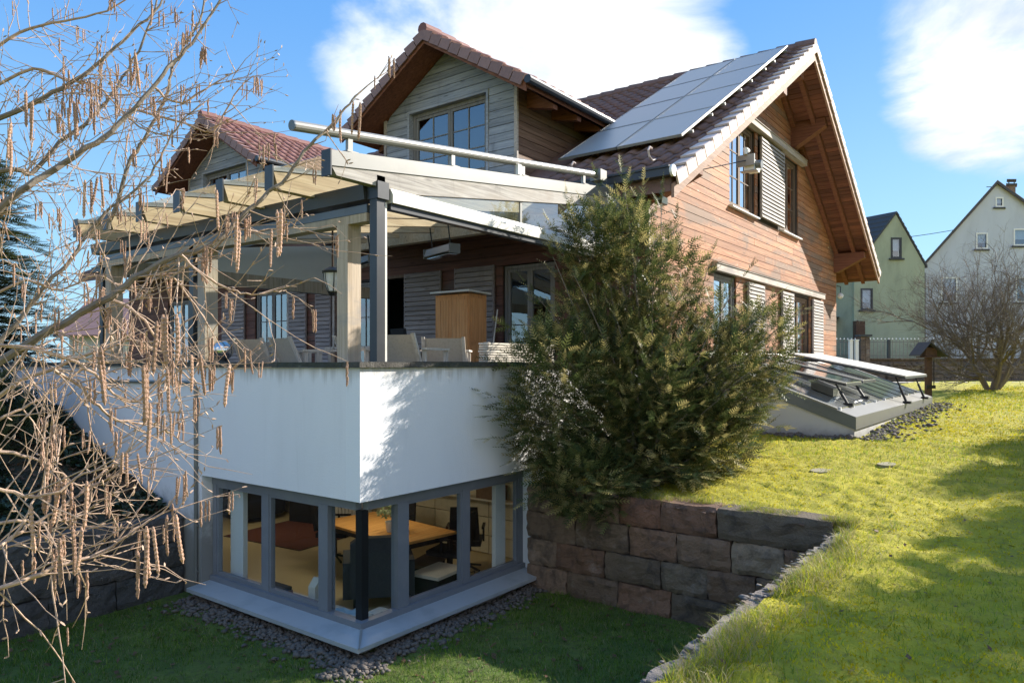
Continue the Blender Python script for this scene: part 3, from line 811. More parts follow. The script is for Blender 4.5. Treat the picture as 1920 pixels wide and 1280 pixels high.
# ------------------------------------------------------------------ white basement annex carrying the terrace
annex = thing('terrace_annex', 'white rendered basement annex with a wrap around corner window below the terrace', 'annex', (0, 0, 0))
A = annex
TY = 15.0
mb = MB(); mb.box(0, XF - .02, 0, .20, 1.48, 2.79); mb.build('parapet_wall', M['plaster'], A)
mb = MB(); mb.box(0, .20, .2005, TY, 1.48, 2.787); mb.build('parapet_wall', M['plaster_left'], A)
mb = MB(); mb.box(2.87, XF - .02, 0.002, .20, -.3, 1.479); mb.build('side_wall', M['plaster'], A)
mb = MB(); mb.box(0.002, .20, 2.86, TY, -.3, 1.479); mb.build('left_wall', M['plaster_left'], A)
mb = MB(); mb.box(.2, XF - .02, .2, TY, 2.28, 2.40); mb.build('terrace_floor', M['stone_pale'], A)
mb = MB(); mb.box(-.02, 2.86, .0, .14, -.2, .125); mb.box(-.02, .12, .1405, 2.855, -.2, .125); mb.build('plinth', M['plinth'], A)
# sheet metal sill, folded down at its outer edge
mb = MB()
mb.prism([(-.17, -.17, .145), (2.9, -.17, .145), (2.87, .12, .185), (.12, .12, .185)], (0, 0, .012)); mb.prism([(-.172, -.178, .115), (2.9, -.178, .115), (2.9, -.178, .156), (-.172, -.178, .156)], (0, .008, 0))
mb.build('window_sill', M['sill'], A)
mb = MB()
mb.prism([(-.17, -.172, .1451), (.12, .118, .1851), (.12, 2.85, .1851), (-.17, 2.88, .1451)], (0, 0, .012)); mb.prism([(-.178, -.18, .115), (-.178, 2.88, .115), (-.178, 2.88, .156), (-.178, -.18, .156)], (.008, 0, 0))
mb.build('window_sill', M['sill'], A)
mb = MB(); mb.prism([(-.18, -.185, .159), (-.165, -.185, .159), (.12, .10, .2), (.105, .12, .2)], (0, 0, .006)); mb.build('sill_joint', M['alu'], A)
# corner window: members placed along both faces
cw = MB()
cw.box(.13, .21, .215, 2.85, 1.36, 1.478); cw.box(.215, 2.865, .13, .21, 1.36, 1.478)
cw.box(.10, .21, .205, 2.85, .19, .255); cw.box(.10, 2.865, .10, .204, .19, .255)
cwin = cw.build('corner_window', M['win_alu'], A)
mb = MB(); mb.box(.165, .255, .165, .255, .255, 1.36); mb.build('corner_post', M['black'], cwin)
lm = [(2.77, 2.85), (1.70, 1.82), (.64, .79)]; rm = [(.62, .78), (1.68, 1.79), (2.77, 2.865)]
for i, (a, b) in enumerate(lm):
    mb = MB(); mb.box(.12 if i == 2 else .14, .22, a, b, .2551, 1.3599); mb.build('mullion', M['win_alu'], cwin)
for i, (a, b) in enumerate(rm):
    mb = MB(); mb.box(a, b, .12 if i == 0 else .14, .22, .2551, 1.3599); mb.build('mullion', M['win_alu'], cwin)
for (a, b) in ((1.82, 2.77), (.79, 1.70)):
    mb = MB()
    for (p, q, r, s) in ((a, a + .032, .256, 1.359), (b - .032, b, .256, 1.359), (a + .032, b - .032, .256, .30), (a + .032, b - .032, 1.325, 1.359)): mb.box(.15, .205, p, q, r, s)
    mb.build('sash', M['win_alu'], cwin)
    g = MB(); g.box(.175, .185, a + .032, b - .032, .30, 1.325); g.build('pane', M['glass'], cwin)
for (a, b) in ((.78, 1.68), (1.79, 2.77)):
    mb = MB()
    for (p, q, r, s) in ((a, a + .032, .256, 1.359), (b - .032, b, .256, 1.359), (a + .032, b - .032, .256, .30), (a + .032, b - .032, 1.325, 1.359)): mb.box(p, q, .15, .205, r, s)
    mb.build('sash', M['win_alu'], cwin)
    g = MB(); g.box(a + .032, b - .032, .175, .185, .30, 1.325); g.build('pane', M['glass'], cwin)
g = MB(); g.box(.175, .185, .256, .64, .256, 1.359); g.build('pane', M['glass'], cwin)
g = MB(); g.box(.256, .62, .175, .185, .256, 1.359); g.build('pane', M['glass'], cwin)
# cap stones, a little uneven and mossy
M['cap'] = stone_mat('mossy cap stone', [(0.075, 0.075, 0.06), (0.10, 0.09, 0.08), (0.06, 0.065, 0.05)], 0.5)
x = -.035
while x < 6.1:
    L = random.uniform(.8, 1.1); mb = MB(); j = random.uniform(-.004, .004)
    mb.box(x, min(x + L - .008, 6.13), -.035 + j, .22, 2.792, 2.848 + j); mb.build('cap_stone', M['cap'], A); x += L
y = .225
while y < TY - .2:
    L = random.uniform(.8, 1.1); mb = MB(); j = random.uniform(-.004, .004)
    mb.box(-.035 + j, .22, y, y + L - .008, 2.792, 2.848 + j); mb.build('cap_stone', M['cap'], A); y += L
# cable conduit and drip line on the left face
cond = MB(); cond.tube([(-.025, 5.3, 2.585), (-.025, 3.10, 2.60), (-.025, 3.0, 2.585), (-.025, 2.955, 2.53), (-.025, 2.95, 2.45), (-.025, 2.945, .05)], .022, 8)
cd = cond.build('conduit', M['zinc'], A)
for z in (2.2, 1.55, .85, .3):
    mb = MB(); mb.box(-.03, .0, 2.915, 2.98, z, z + .03); mb.build('pipe_clip', M['zinc'], cd)
# the room behind the corner window
mb = MB(); mb.box(.2, 6.0, .2, 9.0, -.42, -.30); mb.build('room_floor', M['floor_in'], A)
mb = MB(); mb.box(.205, 6.0, .205, 9.0, 1.60, 1.66); mb.build('room_ceiling', M['wall_in'], A)
mb = MB(); mb.box(.201, 6.0, 9.0, 9.1, -.3, 1.6); mb.box(4.62, 4.7, .21, 9.0, -.3, 1.6); mb.box(.201, .23, 2.9, 9.0, -.3, 1.6); mb.box(2.9, 4.6, .201, .23, -.3, 1.6); mb.box(.201, .23, .201, 2.9, -.3, .15); mb.box(.2305, 2.9, .201, .23, -.3, .15)
mb.build('room_wall', M['wall_in'], A)
bm_ = MB(); bm_.box(0, .09, 0, .585, 0, .285); bme = bm_.mesh('wall_block', M['block_in'])
for j in range(6):
    for i in range(8):
        o = link('wall_block', bme, A, (4.525 + random.uniform(-.004, .004), .26 + i * .6 - (j % 2) * .0, -.285 + j * .3))
for z in (.62, 1.02): 
    mb = MB(); mb.box(4.30, 4.52, .3, 3.4, z, z + .025); mb.build('wall_shelf', M['paper'], A)
mb = MB(); mb.box(.30, .36, 2.45, 2.72, -.28, 1.58); mb.box(2.50, 2.70, .30, .36, -.28, 1.58); mb.build('inner_pillar', M['white'], A)

def furniture(name, label, cat, loc, rz, parts, group=None):
    """parts: list of (name, material, MB builder); the thing is built at the origin and then set down"""
    t = thing(name, label, cat, (0, 0, 0), group)
    made = []
    for p in parts:
        nm, mat, fn = p[:3]
        b = MB(); fn(b); made.append(b.build(nm, M[mat], made[p[3]] if len(p) > 3 else t))
    t.location = loc; t.rotation_euler = (0, 0, rz)
    return t
def B(*a): return lambda b: [b.box(*q) for q in a]
FZ = -.30
furniture('rug', 'rust red rug on the ochre floor of the basement room', 'rug', (3.45, 5.75, FZ + .004), .1, [('pile', 'rug', B((-.75, .75, -.95, .95, 0, .012))), ('border', 'rust', B((-.78, -.751, -.98, .98, 0, .01), (.751, .78, -.98, .98, 0, .01), (-.75, .75, -.98, -.951, 0, .01), (-.75, .75, .951, .98, 0, .01)))])
furniture('sofa', 'black sofa standing far back behind the rug', 'sofa', (3.9, 8.0, FZ), 0, [('seat', 'blackcloth', B((-.45, .45, -.7, .7, .1, .42))), ('backrest', 'blackcloth', B((.3, .5, -.7, .7, .425, 1.0))), ('armrest', 'blackcloth', B((-.45, .29, .705, .85, .1, .62))), ('armrest', 'blackcloth', B((-.45, .29, -.85, -.705, .1, .62)))])
furniture('storage_box', 'dark square box against the back wall of the basement room', 'box', (4.35, 6.5, FZ), .2, [('body', 'blackcloth', B((-.25, .25, -.3, .3, 0, .48))), ('lid', 'black', B((-.265, .265, -.315, .315, .481, .53)))])
furniture('radiator', 'white ribbed radiator on the block wall behind the rug', 'radiator', (4.46, 5.3, FZ + .15), 0, [('panel', 'white', B((-.02, .0, -.5, .5, 0, .55)))] + [('rib', 'white', B((-.05, -.0201, -.48 + .1 * k, -.42 + .1 * k, .02, .53))) for k in range(10)])
def tbl():
    return [('tabletop', 'tabletop', B((-.5, .5, -1.0, 1.0, .715, .75)))] + [('leg', 'black', B((sx * .44 - .03, sx * .44 + .03, sy * .92 - .03, sy * .92 + .03, 0, .714))) for sx in (-1, 1) for sy in (-1, 1)] + [('apron', 'black', B((-.41, .41, -.9, .9, .62, .7145)))]
furniture('dining_table', 'orange wooden table with a potted plant on it', 'table', (2.62, 2.45, FZ), -.12, tbl())
def office_chair(hx=.24):
    return [('seat', 'blackcloth', B((-.24, .24, -.24, .24, .42, .49))),
            ('backrest', 'blackcloth', lambda b: b.prism([(-.23, .22, .52), (.23, .22, .52), (.20, .30, 1.02), (-.20, .30, 1.02)], (0, .05, 0)))] + \
           [('armrest', 'black', B((s * .27 - .02, s * .27 + .02, -.18, .16, .66, .69), (s * .27 - .015, s * .27 + .015, .0, .03, .45, .659))) for s in (-1, 1)] + \
           [('leg', 'black', lambda b, a=a: b.tube([(0, 0, .1), (.27 * math.cos(a), .27 * math.sin(a), .04)], .018, 6)) for a in [k * 1.2566 for k in range(5)]] + \
           [('column', 'black', B((-.025, .025, -.025, .025, .1, .42)))]
for (x, y, rz, lab) in ((3.35, 3.05, -1.4, 'black office chair pushed in behind the orange table'), (2.75, 3.75, .6, 'black office chair at the left end of the orange table'),
                        (3.0, 1.55, 3.4, 'black office chair with open wire frame right of the orange table'), (3.6, 1.75, 2.2, 'black low chair standing near the block wall on the right')):
    furniture('office_chair', lab, 'chair', (x, y, FZ), rz, office_chair(), 'office chairs in the basement room')
furniture('armchair', 'charcoal armchair with its high back turned to the corner window', 'armchair', (1.72, 1.62, FZ), -.70,
          [('seat', 'armchair', B((-.33, .33, -.1, .5, .16, .46))), ('backrest', 'armchair', lambda b: b.prism([(-.36, -.26, .18), (.36, -.26, .18), (.36, -.32, .88), (.26, -.33, .95), (-.26, -.33, .95), (-.36, -.32, .88)], (0, .14, 0))),
           ('armrest', 'armchair', B((-.45, -.335, -.2, .48, .16, .62))), ('armrest', 'armchair', B((.335, .45, -.2, .48, .16, .62)))] + [('leg', 'black', B((sx * .3 - .02, sx * .3 + .02, y_, y_ + .04, 0, .159))) for sx in (-1, 1) for y_ in (-.2, .4)])
furniture('coffee_cube', 'black upholstered stool with a beige top behind the right hand window', 'stool', (2.35, 1.15, FZ), .1, [('body', 'blackcloth', B((-.3, .3, -.22, .22, .08, .36))), ('top', 'paper', B((-.31, .31, -.23, .23, .361, .40)))] + [('foot', 'black', B((sx * .25 - .02, sx * .25 + .02, sy * .18 - .02, sy * .18 + .02, 0, .0799))) for sx in (-1, 1) for sy in (-1, 1)])
furniture('bench', 'low black bench under the right end of the orange table', 'bench', (2.75, 1.75, FZ), .3, [('seat', 'woodbox', B((-.3, .3, -.18, .18, .3, .34)))] + [('leg', 'black', B((s * .26 - .02, s * .26 + .02, -.16, .16, 0, .2999))) for s in (-1, 1)])
# window bench with books, papers and small things lying on it
furniture('window_bench', 'cream low window bench running inside the corner window', 'bench', (0, 0, 0), 0, [('top', 'paper', B((.235, .72, .235, 2.45, .02, .05), (.7205, 2.45, .235, .62, .02, .05))), ('front', 'paper', B((.68, .70, .64, 2.4, -.3, .019), (.7, 2.4, .59, .61, -.3, .019)))])
for k, (w, d, h, rz) in enumerate(((.30, .22, .03, .2), (.28, .2, .03, -.1), (.24, .2, .035, .4), (.2, .15, .03, .1))):
    furniture('book', ['large cream book at the bottom of the pile inside the corner window', 'cream book second from the bottom of the pile inside the corner window', 'cream book third from the bottom of the pile inside the corner window', 'small cream book on top of the pile inside the corner window'][k], 'book', (.62, .42, .051 + [0, .031, .062, .098][k]), rz, [('pages', 'paper', B((-w / 2, w / 2, -d / 2, d / 2, .003, h - .003))), ('cover', 'paper', B((-w / 2 - .005, w / 2 + .005, -d / 2 - .005, d / 2, 0, .0028), (-w / 2 - .005, w / 2 + .005, -d / 2 - .005, d / 2, h - .0028, h)))], 'books inside the corner window')
def cloth(b):
    n = 8
    for i in range(n):
        for j in range(n):
            f = lambda a, c: (-.2 + .4 * a / n, -.25 + .5 * c / n, .03 + .03 * math.sin(a * 1.3 + c * .8) + .02 * math.sin(c * 1.9))
            b.poly([f(i, j), f(i + 1, j), f(i + 1, j + 1), f(i, j + 1)])
cl_ = furniture('cloth', 'pale blue crumpled cloth lying inside the glass corner', 'cloth', (.50, .72, .051), .3, [('fabric', 'bluecloth', cloth), ('hem', 'bluecloth', B((-.2, .2, -.262, -.251, .02, .03)))])
furniture('model_house', 'small whitewashed wooden house with a twig beside it inside the left window', 'ornament', (.50, 1.30, .051), .2, [('body', 'paper', lambda b: b.prism([(-.09, -.05, 0), (.09, -.05, 0), (.09, -.05, .27), (0, -.05, .36), (-.09, -.05, .27)], (0, .1, 0))), ('twig', 'ivy', lambda b: b.tube([(.1, 0, .0), (.12, .02, .2), (.17, 0, .33)], .012, 5))])
furniture('tray', 'flat brown tray lying left of the small wooden house', 'tray', (.52, 1.72, .051), .1, [('base', 'woodbox', B((-.14, .14, -.22, .22, 0, .012))), ('rim', 'woodbox', B((-.15, .15, -.235, -.221, 0, .05), (-.15, .15, .221, .235, 0, .05)))])
furniture('blanket', 'folded grey blanket inside the leftmost window pane', 'blanket', (.5, 2.15, .051), 0, [('fold', 'armchair', B((-.16, .16, -.18, .18, 0, .05))), ('fold', 'armchair', B((-.15, .155, -.17, .175, .0505, .09)))])
furniture('tray', 'white tray with a metal handle inside the right hand window', 'tray', (2.15, .42, .051), 0, [('base', 'white', B((-.22, .22, -.15, .15, 0, .04))), ('handle', 'black', lambda b: b.tube([(.1, .1, .04), (.1, .1, .14), (.2, .1, .14), (.2, .1, .04)], .008, 6))])
furniture('dish', 'oval white dish on the bench inside the middle right window', 'dish', (1.4, .42, .051), 0, [('rim', 'white', lambda b: b.lathe((0, 0, 0), [(.06, 0), (.13, .035), (.125, .04), (.055, .01)], 16)), ('bowl', 'woodbox', lambda b: b.lathe((0, 0, 0), [(0, .009), (.054, .009), (.1, .022)], 14))])
for (y, z, m_, lab, w) in ((1.05, 1.046, 'redbox', 'red box on the upper wall shelf behind the right hand window', .5), (.55, 1.046, 'greenbox', 'green box on the upper wall shelf behind the right hand window', .3), (1.9, .646, 'woodbox', 'wide brown box on the lower wall shelf', .5), (.75, .646, 'woodbox', 'brown box on the lower wall shelf near the right pillar', .4), (2.75, .646, 'paper', 'cream box on the lower wall shelf behind the table', .3)):
    furniture('shelf_box', lab, 'box', (4.41, y, z), 0, [('body', m_, B((-.09, .09, -w / 2, w / 2, 0, .2))), ('lid', m_, B((-.095, .095, -w / 2 - .005, w / 2 + .005, .2005, .23)))], 'boxes on the wall shelves')
def plant(b):
    for k in range(150):
        a = random.uniform(0, 6.28); e = random.uniform(-.2, 1.4); r = random.uniform(.05, .23)
        c = Vector((r * math.cos(a) * math.cos(e), r * math.sin(a) * math.cos(e), .22 + r * math.sin(e)))
        u = Vector((random.gauss(0, 1), random.gauss(0, 1), random.gauss(0, 1))).normalized() * .045; v = u.orthogonal().normalized() * .02
        b.poly([c - u, c + v, c + u, c - v])
furniture('potted_plant', 'bushy grey green plant in a pot on the orange table', 'plant', (2.45, 2.15, FZ + .751), 0, [('pot', 'white', lambda b: b.lathe((0, 0, 0), [(0, 0), (.07, 0), (.09, .14), (.075, .14), (.07, .12), (0, .12)], 12)), ('foliage', 'houseplant', plant)])
# lit ceiling lamps of the basement room
M['lamp'], t_, out_ = new_mat('lit lamp diffuser')
t_.set(out_, 'Surface', t_.add('ShaderNodeEmission', {'Color': (1.0, 0.86, 0.62, 1), 'Strength': 4.6}))
for (x, y, lab) in ((2.4, 2.6, 'round ceiling lamp above the orange table'), (3.0, 6.2, 'round ceiling lamp above the rust red rug')):
    furniture('ceiling_lamp', lab, 'lamp', (x, y, 1.52), 0, [('housing', 'white', lambda b: b.lathe((0, 0, 0), [(0, .075), (.34, .075), (.34, .03), (.32, .03)], 24)), ('diffuser', 'lamp', lambda b: b.lathe((0, 0, 0), [(.318, .03), (.25, .005), (0, 0)], 24))], 'lit ceiling lamps in the basement room')

# ------------------------------------------------------------------ pergola over the terrace
pg = thing('pergola', 'wood and metal terrace pergola with sloping rafters and a glazed end', 'pergola', (.26, 0, 2.85))
PL = 6.1
RT = lambda x: 4.86 + .1265 * x                         # top of the rafters
RB = lambda x: 4.59 + .143 * max(0, x - .65)
for k in range(7):
    y = .03 + .90 * k
    mid = lambda x: 4.715 + .1265 * x
    up = mid if k == 0 else (lambda x: RT(x) - .05)
    mb = MB(); mb.prism([(-.30, y - .05, RB(-.30)), (.65, y - .05, RB(.65)), (4.86, y - .05, RB(4.86)), (4.86, y - .05, up(4.86) - .003), (-.36, y - .05, up(-.36) - .003)], (0, .10, 0))
    r_ = mb.build('rafter', M['rafter_end'] if k == 0 else M['rafter'], pg)
    mb = MB(); mb.prism([(-.37, y - .062, up(-.37)), (4.90, y - .062, up(4.90)), (4.90, y - .062, RT(4.90)), (-.37, y - .062, RT(-.37))], (0, .124, 0)); mb.build('rafter_cap', M['zinc'], r_)
    mb = MB(); mb.prism([(-.385, y - .068, RB(-.30) - .012), (-.371, y - .068, RB(-.3) - .012), (-.371, y - .068, RT(-.37) + .01), (-.385, y - .068, RT(-.37) + .01)], (0, .136, 0)); mb.build('end_plate', M['dark_metal'], r_)
for k in range(6):
    y = .03 + .90 * k
    mb = MB(); mb.prism([(-.36, y + .067, RT(-.36) - .03), (4.85, y + .067, RT(4.85) - .03), (4.85, y + .833, RT(4.85) - .03), (-.36, y + .833, RT(-.36) - .03)], (0, 0, .012)); mb.build('roof_pane', M['glass_roof'], pg)
mb = MB()
mb.prism([(.16, .12, 4.47), (.34, .12, 4.47), (.36, .12, 4.60), (.30, .12, 4.635), (.14, .12, 4.62)], (0, PL, 0)); mb.build('front_gutter', M['dark_metal'], pg)
mb = MB(); mb.box(.20, .33, .13, PL, 4.35, 4.43); mb.build('screen_cassette', M['zinc_dark'], pg)
mb = MB(); mb.box(.20, .34, .13, PL, 4.26, 4.345); mb.build('front_beam', M['post'], pg)
mb = MB(); mb.prism([(.38, -.06, 4.45), (5.0, -.06, 4.45), (5.0, .08, 4.45), (.38, .08, 4.45)], (0, 0, .085))
mb.prism([(.38, -.06, 4.535), (.38, .08, 4.535), (.38, .08, 4.60), (.38, -.02, 4.60)], (4.62, 0, 0)); mb.build('side_cassette', M['alu_white'], pg)
mb = MB(); mb.box(.38, 5.0, -.03, .06, 4.385, 4.448); mb.build('side_rail', M['dark_metal'], pg)
mb = MB(); mb.prism([(.66, .02, 4.602), (4.95, .02, 4.602), (4.95, .02, RB(4.95) - .004), (.75, .02, RB(.75) - .004)], (0, .012, 0)); mb.build('side_pane', M['glass_side'], pg)
mb = MB(); mb.box(2.62, 2.66, .0, .019, 4.602, RB(2.62) - .005); mb.build('glazing_bar', M['zinc'], pg)
# corner post of metal: dark outer profile, pale inner guide
mb = MB(); mb.box(.20, .31, -.02, .085, 2.85, 4.70); mb.build('corner_post', M['dark_metal'], pg)
mb = MB(); mb.box(.311, .345, -.01, .05, 2.85, 4.45); mb.build('screen_guide', M['alu_white'], pg)
mb = MB(); mb.box(.19, .34, -.045, .115, 4.47, 4.64); mb.build('post_head', M['dark_metal'], pg)
for y in (.49, 3.2, 5.75):
    mb = MB(); mb.box(.19, .365, y - .085, y + .085, 2.84, 4.26); mb.build('wood_post', M['post'], pg)
for y in (3.46, 6.0):
    mb = MB(); mb.box(.20, .30, y - .05, y + .05, 2.85, 4.35); mb.build('steel_post', M['dark_metal'], pg)
mb = MB(); mb.box(.36, 5.6, 5.82, 5.96, 4.16, 4.38); mb.build('end_beam', M['post'], pg)
mb = MB(); mb.prism([(.4, 5.84, 4.385), (4.85, 5.84, 4.385), (4.85, 5.84, RB(4.85) - .01), (.65, 5.84, RB(.65) - .01), (.4, 5.84, RB(.4) - .01)], (0, .02, 0)); mb.build('end_panel', M['alu_white'], pg)
mb = MB(); mb.box(5.0, 5.16, .1, PL, 5.10, 5.40); mb.build('wall_plate', M['rafter'], pg)
# awning roller carried above the first rafter on little stands
tz = lambda x: 5.045 + .1255 * x
mb = MB(); mb.tube([(-.74, .04, tz(-.74) - .0), (4.55, .04, tz(4.55))], .048, 14); tb = mb.build('awning_tube', M['alu'], pg)
mb = MB(); mb.tube([(-.755, .04, tz(-.755)), (-.742, .04, tz(-.742))], .049, 14); mb.build('tube_end', M['zinc_dark'], tb)
for x in (-.1, 1.38, 2.72, 4.2):
    mb = MB(); mb.box(x - .028, x + .028, .02, .06, RT(x) + .004, tz(x) - .04); mb.box(x - .07, x + .07, -.02, .09, RT(x) + .002, RT(x) + .016); mb.build('tube_stand', M['alu'], pg)
mb = MB(); mb.box(4.54, 4.72, -.05, .13, tz(4.6) - .09, tz(4.6) + .07); mb.build('awning_motor', M['zinc'], pg)
mb = MB(); mb.box(2.55, 2.63, -.02, .02, RT(2.6) + .01, tz(2.6) - .045); mb.build('cable_box', M['white'], pg)
mb = MB(); mb.box(4.86, 5.06, -.08, .12, 5.12, 5.52); mb.build('eave_bracket', M['zinc_dark'], pg)

# ------------------------------------------------------------------ things standing on the terrace
TZ = 2.40
cab = thing('garden_cabinet', 'honey coloured pine cabinet with two doors standing against the shutters', 'cabinet', (4.6, 2.55, TZ))
mb = MB(); mb.box(4.62, 5.08, 2.55, 3.33, TZ, 4.02); mb.build('body', M['cabinet'], cab)
mb = MB(); mb.prism([(4.54, 2.49, 4.05), (5.14, 2.49, 4.03), (5.14, 3.39, 4.03), (4.54, 3.39, 4.05)], (0, 0, .03)); mb.build('roof_board', M['alu_white'], cab)
for (y0, y1) in ((2.57, 2.938), (2.942, 3.31)):
    mb = MB(); mb.box(4.60, 4.619, y0, y1, TZ + .04, 3.98)
    d = mb.build('door', M['cabinet'], cab)
    for z0, z1 in ((TZ + .1, 3.14), (3.22, 3.92)):
        mb = MB(); n = 4
        for k in range(n): mb.box(4.592, 4.599, y0 + .05 + (y1 - y0 - .1) * k / n + .003, y0 + .05 + (y1 - y0 - .1) * (k + 1) / n - .003, z0, z1)
        mb.build('panel', M['cabinet'], d)
mb = MB(); mb.box(4.58, 4.60, 3.24, 3.28, 3.0, 3.12); mb.build('handle', M['rust'], cab)
for z0, z1 in ((TZ + .08, 3.14), (3.2, 3.95)):
    mb = MB(); mb.box(4.67, 5.03, 2.542, 2.549, z0, z1); mb.build('side_panel', M['cabinet'], cab)

bs = thing('slatted_lounger_stack', 'stack of folded pale slatted loungers leaning on the parapet', 'lounger stack', (2.5, .32, 2.72))
for j in range(8):
    for i in range(3):
        x0 = 2.28 + i * .50 + random.uniform(-.01, .01)
        mb = MB(); mb.box(x0, x0 + .49, .26, .40, 2.845 + j * .032, 2.868 + j * .032); mb.build('slat', M['teak_pale'], bs)
for x in (2.34, 2.9, 3.4):
    mb = MB(); mb.box(x, x + .035, .29, .37, 2.40, 3.10); mb.build('upright', M['teak'], bs)

def deck_chair(lab, loc, rz):
    fr = [('leg', 'teak', B((sx * .27 - .02, sx * .27 + .02, sy - .02, sy + .02, 0, h))) for sx in (-1, 1) for sy, h in ((-.22, .58), (.26, .58))]
    return furniture('deck_chair', lab, 'chair', loc, rz, [
        ('seat', 'canvas', lambda b: b.prism([(-.24, -.2, .40), (.24, -.2, .40), (.24, .28, .34), (-.24, .28, .34)], (0, 0, .02))),
        ('backrest', 'canvas', lambda b: b.prism([(-.235, .27, .36), (.235, .27, .36), (.225, .44, .74), (-.225, .44, .74)], (0, .015, .004))),
        ('back_post', 'teak', lambda b: b.prism([(-.275, .26, .34), (-.235, .26, .34), (-.23, .455, .76), (-.27, .455, .76)], (0, .035, 0))),
        ('back_post', 'teak', lambda b: b.prism([(.235, .26, .34), (.275, .26, .34), (.27, .455, .76), (.23, .455, .76)], (0, .035, 0))),
        ('armrest', 'teak', B((-.31, -.25, -.25, .3, .581, .605))), ('armrest', 'teak', B((.25, .31, -.25, .3, .581, .605)))] + fr, 'canvas deck chairs on the terrace')
for lab, loc, rz in (('beige canvas deck chair next to the steel ball', (1.15, 3.05, TZ), 1.75), ('beige canvas deck chair just left of the thick wooden post', (1.15, 2.22, TZ), 1.45),
                     ('beige canvas deck chair half hidden by the dark corner post', (1.15, .98, TZ), 1.2), ('beige canvas deck chair right of the dark corner post', (1.25, .48, TZ), 1.8),
                     ('beige canvas deck chair in front of the pine cabinet', (2.3, .95, TZ), 2.2), ('beige canvas deck chair behind the first left chair', (1.9, 3.5, TZ), 1.2)):
    deck_chair(lab, loc, rz)
furniture('garden_table', 'low wooden garden table behind the thick wooden post', 'table', (1.9, 1.95, TZ), 0, [('plank', 'teak', B((-.4, .4, -.5 + .2 * k, -.32 + .2 * k, .62, .65))) for k in range(5)] + [('leg', 'teak', B((sx * .34 - .03, sx * .34 + .03, sy * .42 - .03, sy * .42 + .03, 0, .619))) for sx in (-1, 1) for sy in (-1, 1)])
furniture('steel_ball', 'polished steel ball on the parapet beside the deck chairs', 'ball', (.28, 2.86, 2.85), 0, [('sphere', 'steel', lambda b: b.lathe((0, 0, .145), [(.125 * math.sin(math.pi * k / 14), -.125 * math.cos(math.pi * k / 14)) for k in range(15)], 22)), ('base', 'black', lambda b: b.lathe((0, 0, 0), [(.0, 0), (.07, 0), (.05, .03), (0, .03)], 14))])
for o in bpy.data.objects['sphere'].data.polygons: o.use_smooth = True
lt = thing('lantern', 'black hanging lantern with frosted glass bowl beside the thick wooden post', 'lantern', (1.3, 2.02, 4.05))
mb = MB(); mb.tube([(1.3, 2.02, 4.62), (1.3, 2.02, 4.04)], .012, 6); mb.build('rod', M['rust'], lt)
mb = MB(); mb.lathe((1.3, 2.02, 3.74), [(.02, 0), (.06, .02), (.10, .14), (.115, .26), (.0, .26)], 14); mb.build('glass_bowl', M['curtain'], lt)
mb = MB(); mb.lathe((1.3, 2.02, 3.985), [(.13, 0), (.135, .03), (.05, .08), (.0, .08)], 14); mb.lathe((1.3, 2.02, 3.70), [(.0, 0), (.04, .0), (.06, .045), (0, .045)], 10); mb.build('metal_frame', M['black'], lt)
for k in range(6):
    a = k * math.pi / 3; f = lambda r, z: (1.3 + r * math.cos(a), 2.02 + r * math.sin(a), 3.74 + z)
    mb = MB(); mb.tube([f(.03, 0), f(.068, .02), f(.108, .14), f(.124, .26)], .006, 4); mb.build('rib', M['black'], lt)
def heater(lab, loc, rz):
    furniture('patio_heater', lab, 'heater', loc, rz, [('housing', 'alu', lambda b: b.prism([(-.42, -.10, 0), (-.42, .10, .03), (-.42, .06, .15), (-.42, -.08, .13)], (.84, 0, 0))), ('end_cap', 'zinc', B((-.44, -.421, -.1, .1, 0, .15))), ('end_cap', 'zinc', B((.421, .44, -.1, .1, 0, .15))),
        ('reflector', 'steel', B((-.38, .38, -.07, .07, -.012, -.003))), ('bracket', 'black', lambda b: [b.tube([(x, 0, .14), (x, .05, .5)], .012, 5) for x in (-.3, .3)])], 'hanging patio heaters')
heater('grey hanging patio heater above the pine cabinet', (4.0, 2.62, 4.58), 1.25)
heater('grey hanging patio heater behind the dark corner post', (4.0, 4.5, 4.58), 1.25)
furniture('broom', 'pale broom stick leaning beside the pine cabinet', 'broom', (4.7, 2.2, TZ), 0, [('stick', 'teak', lambda b: b.tube([(0, 0, .1), (.25, .0, 1.35)], .012, 6)), ('head', 'black', B((-.15, .15, -.03, .03, 0, .1)))])
furniture('swivel_chair', 'black round backed chair standing left of the pine cabinet', 'chair', (4.2, 3.45, TZ), 1.4, office_chair())

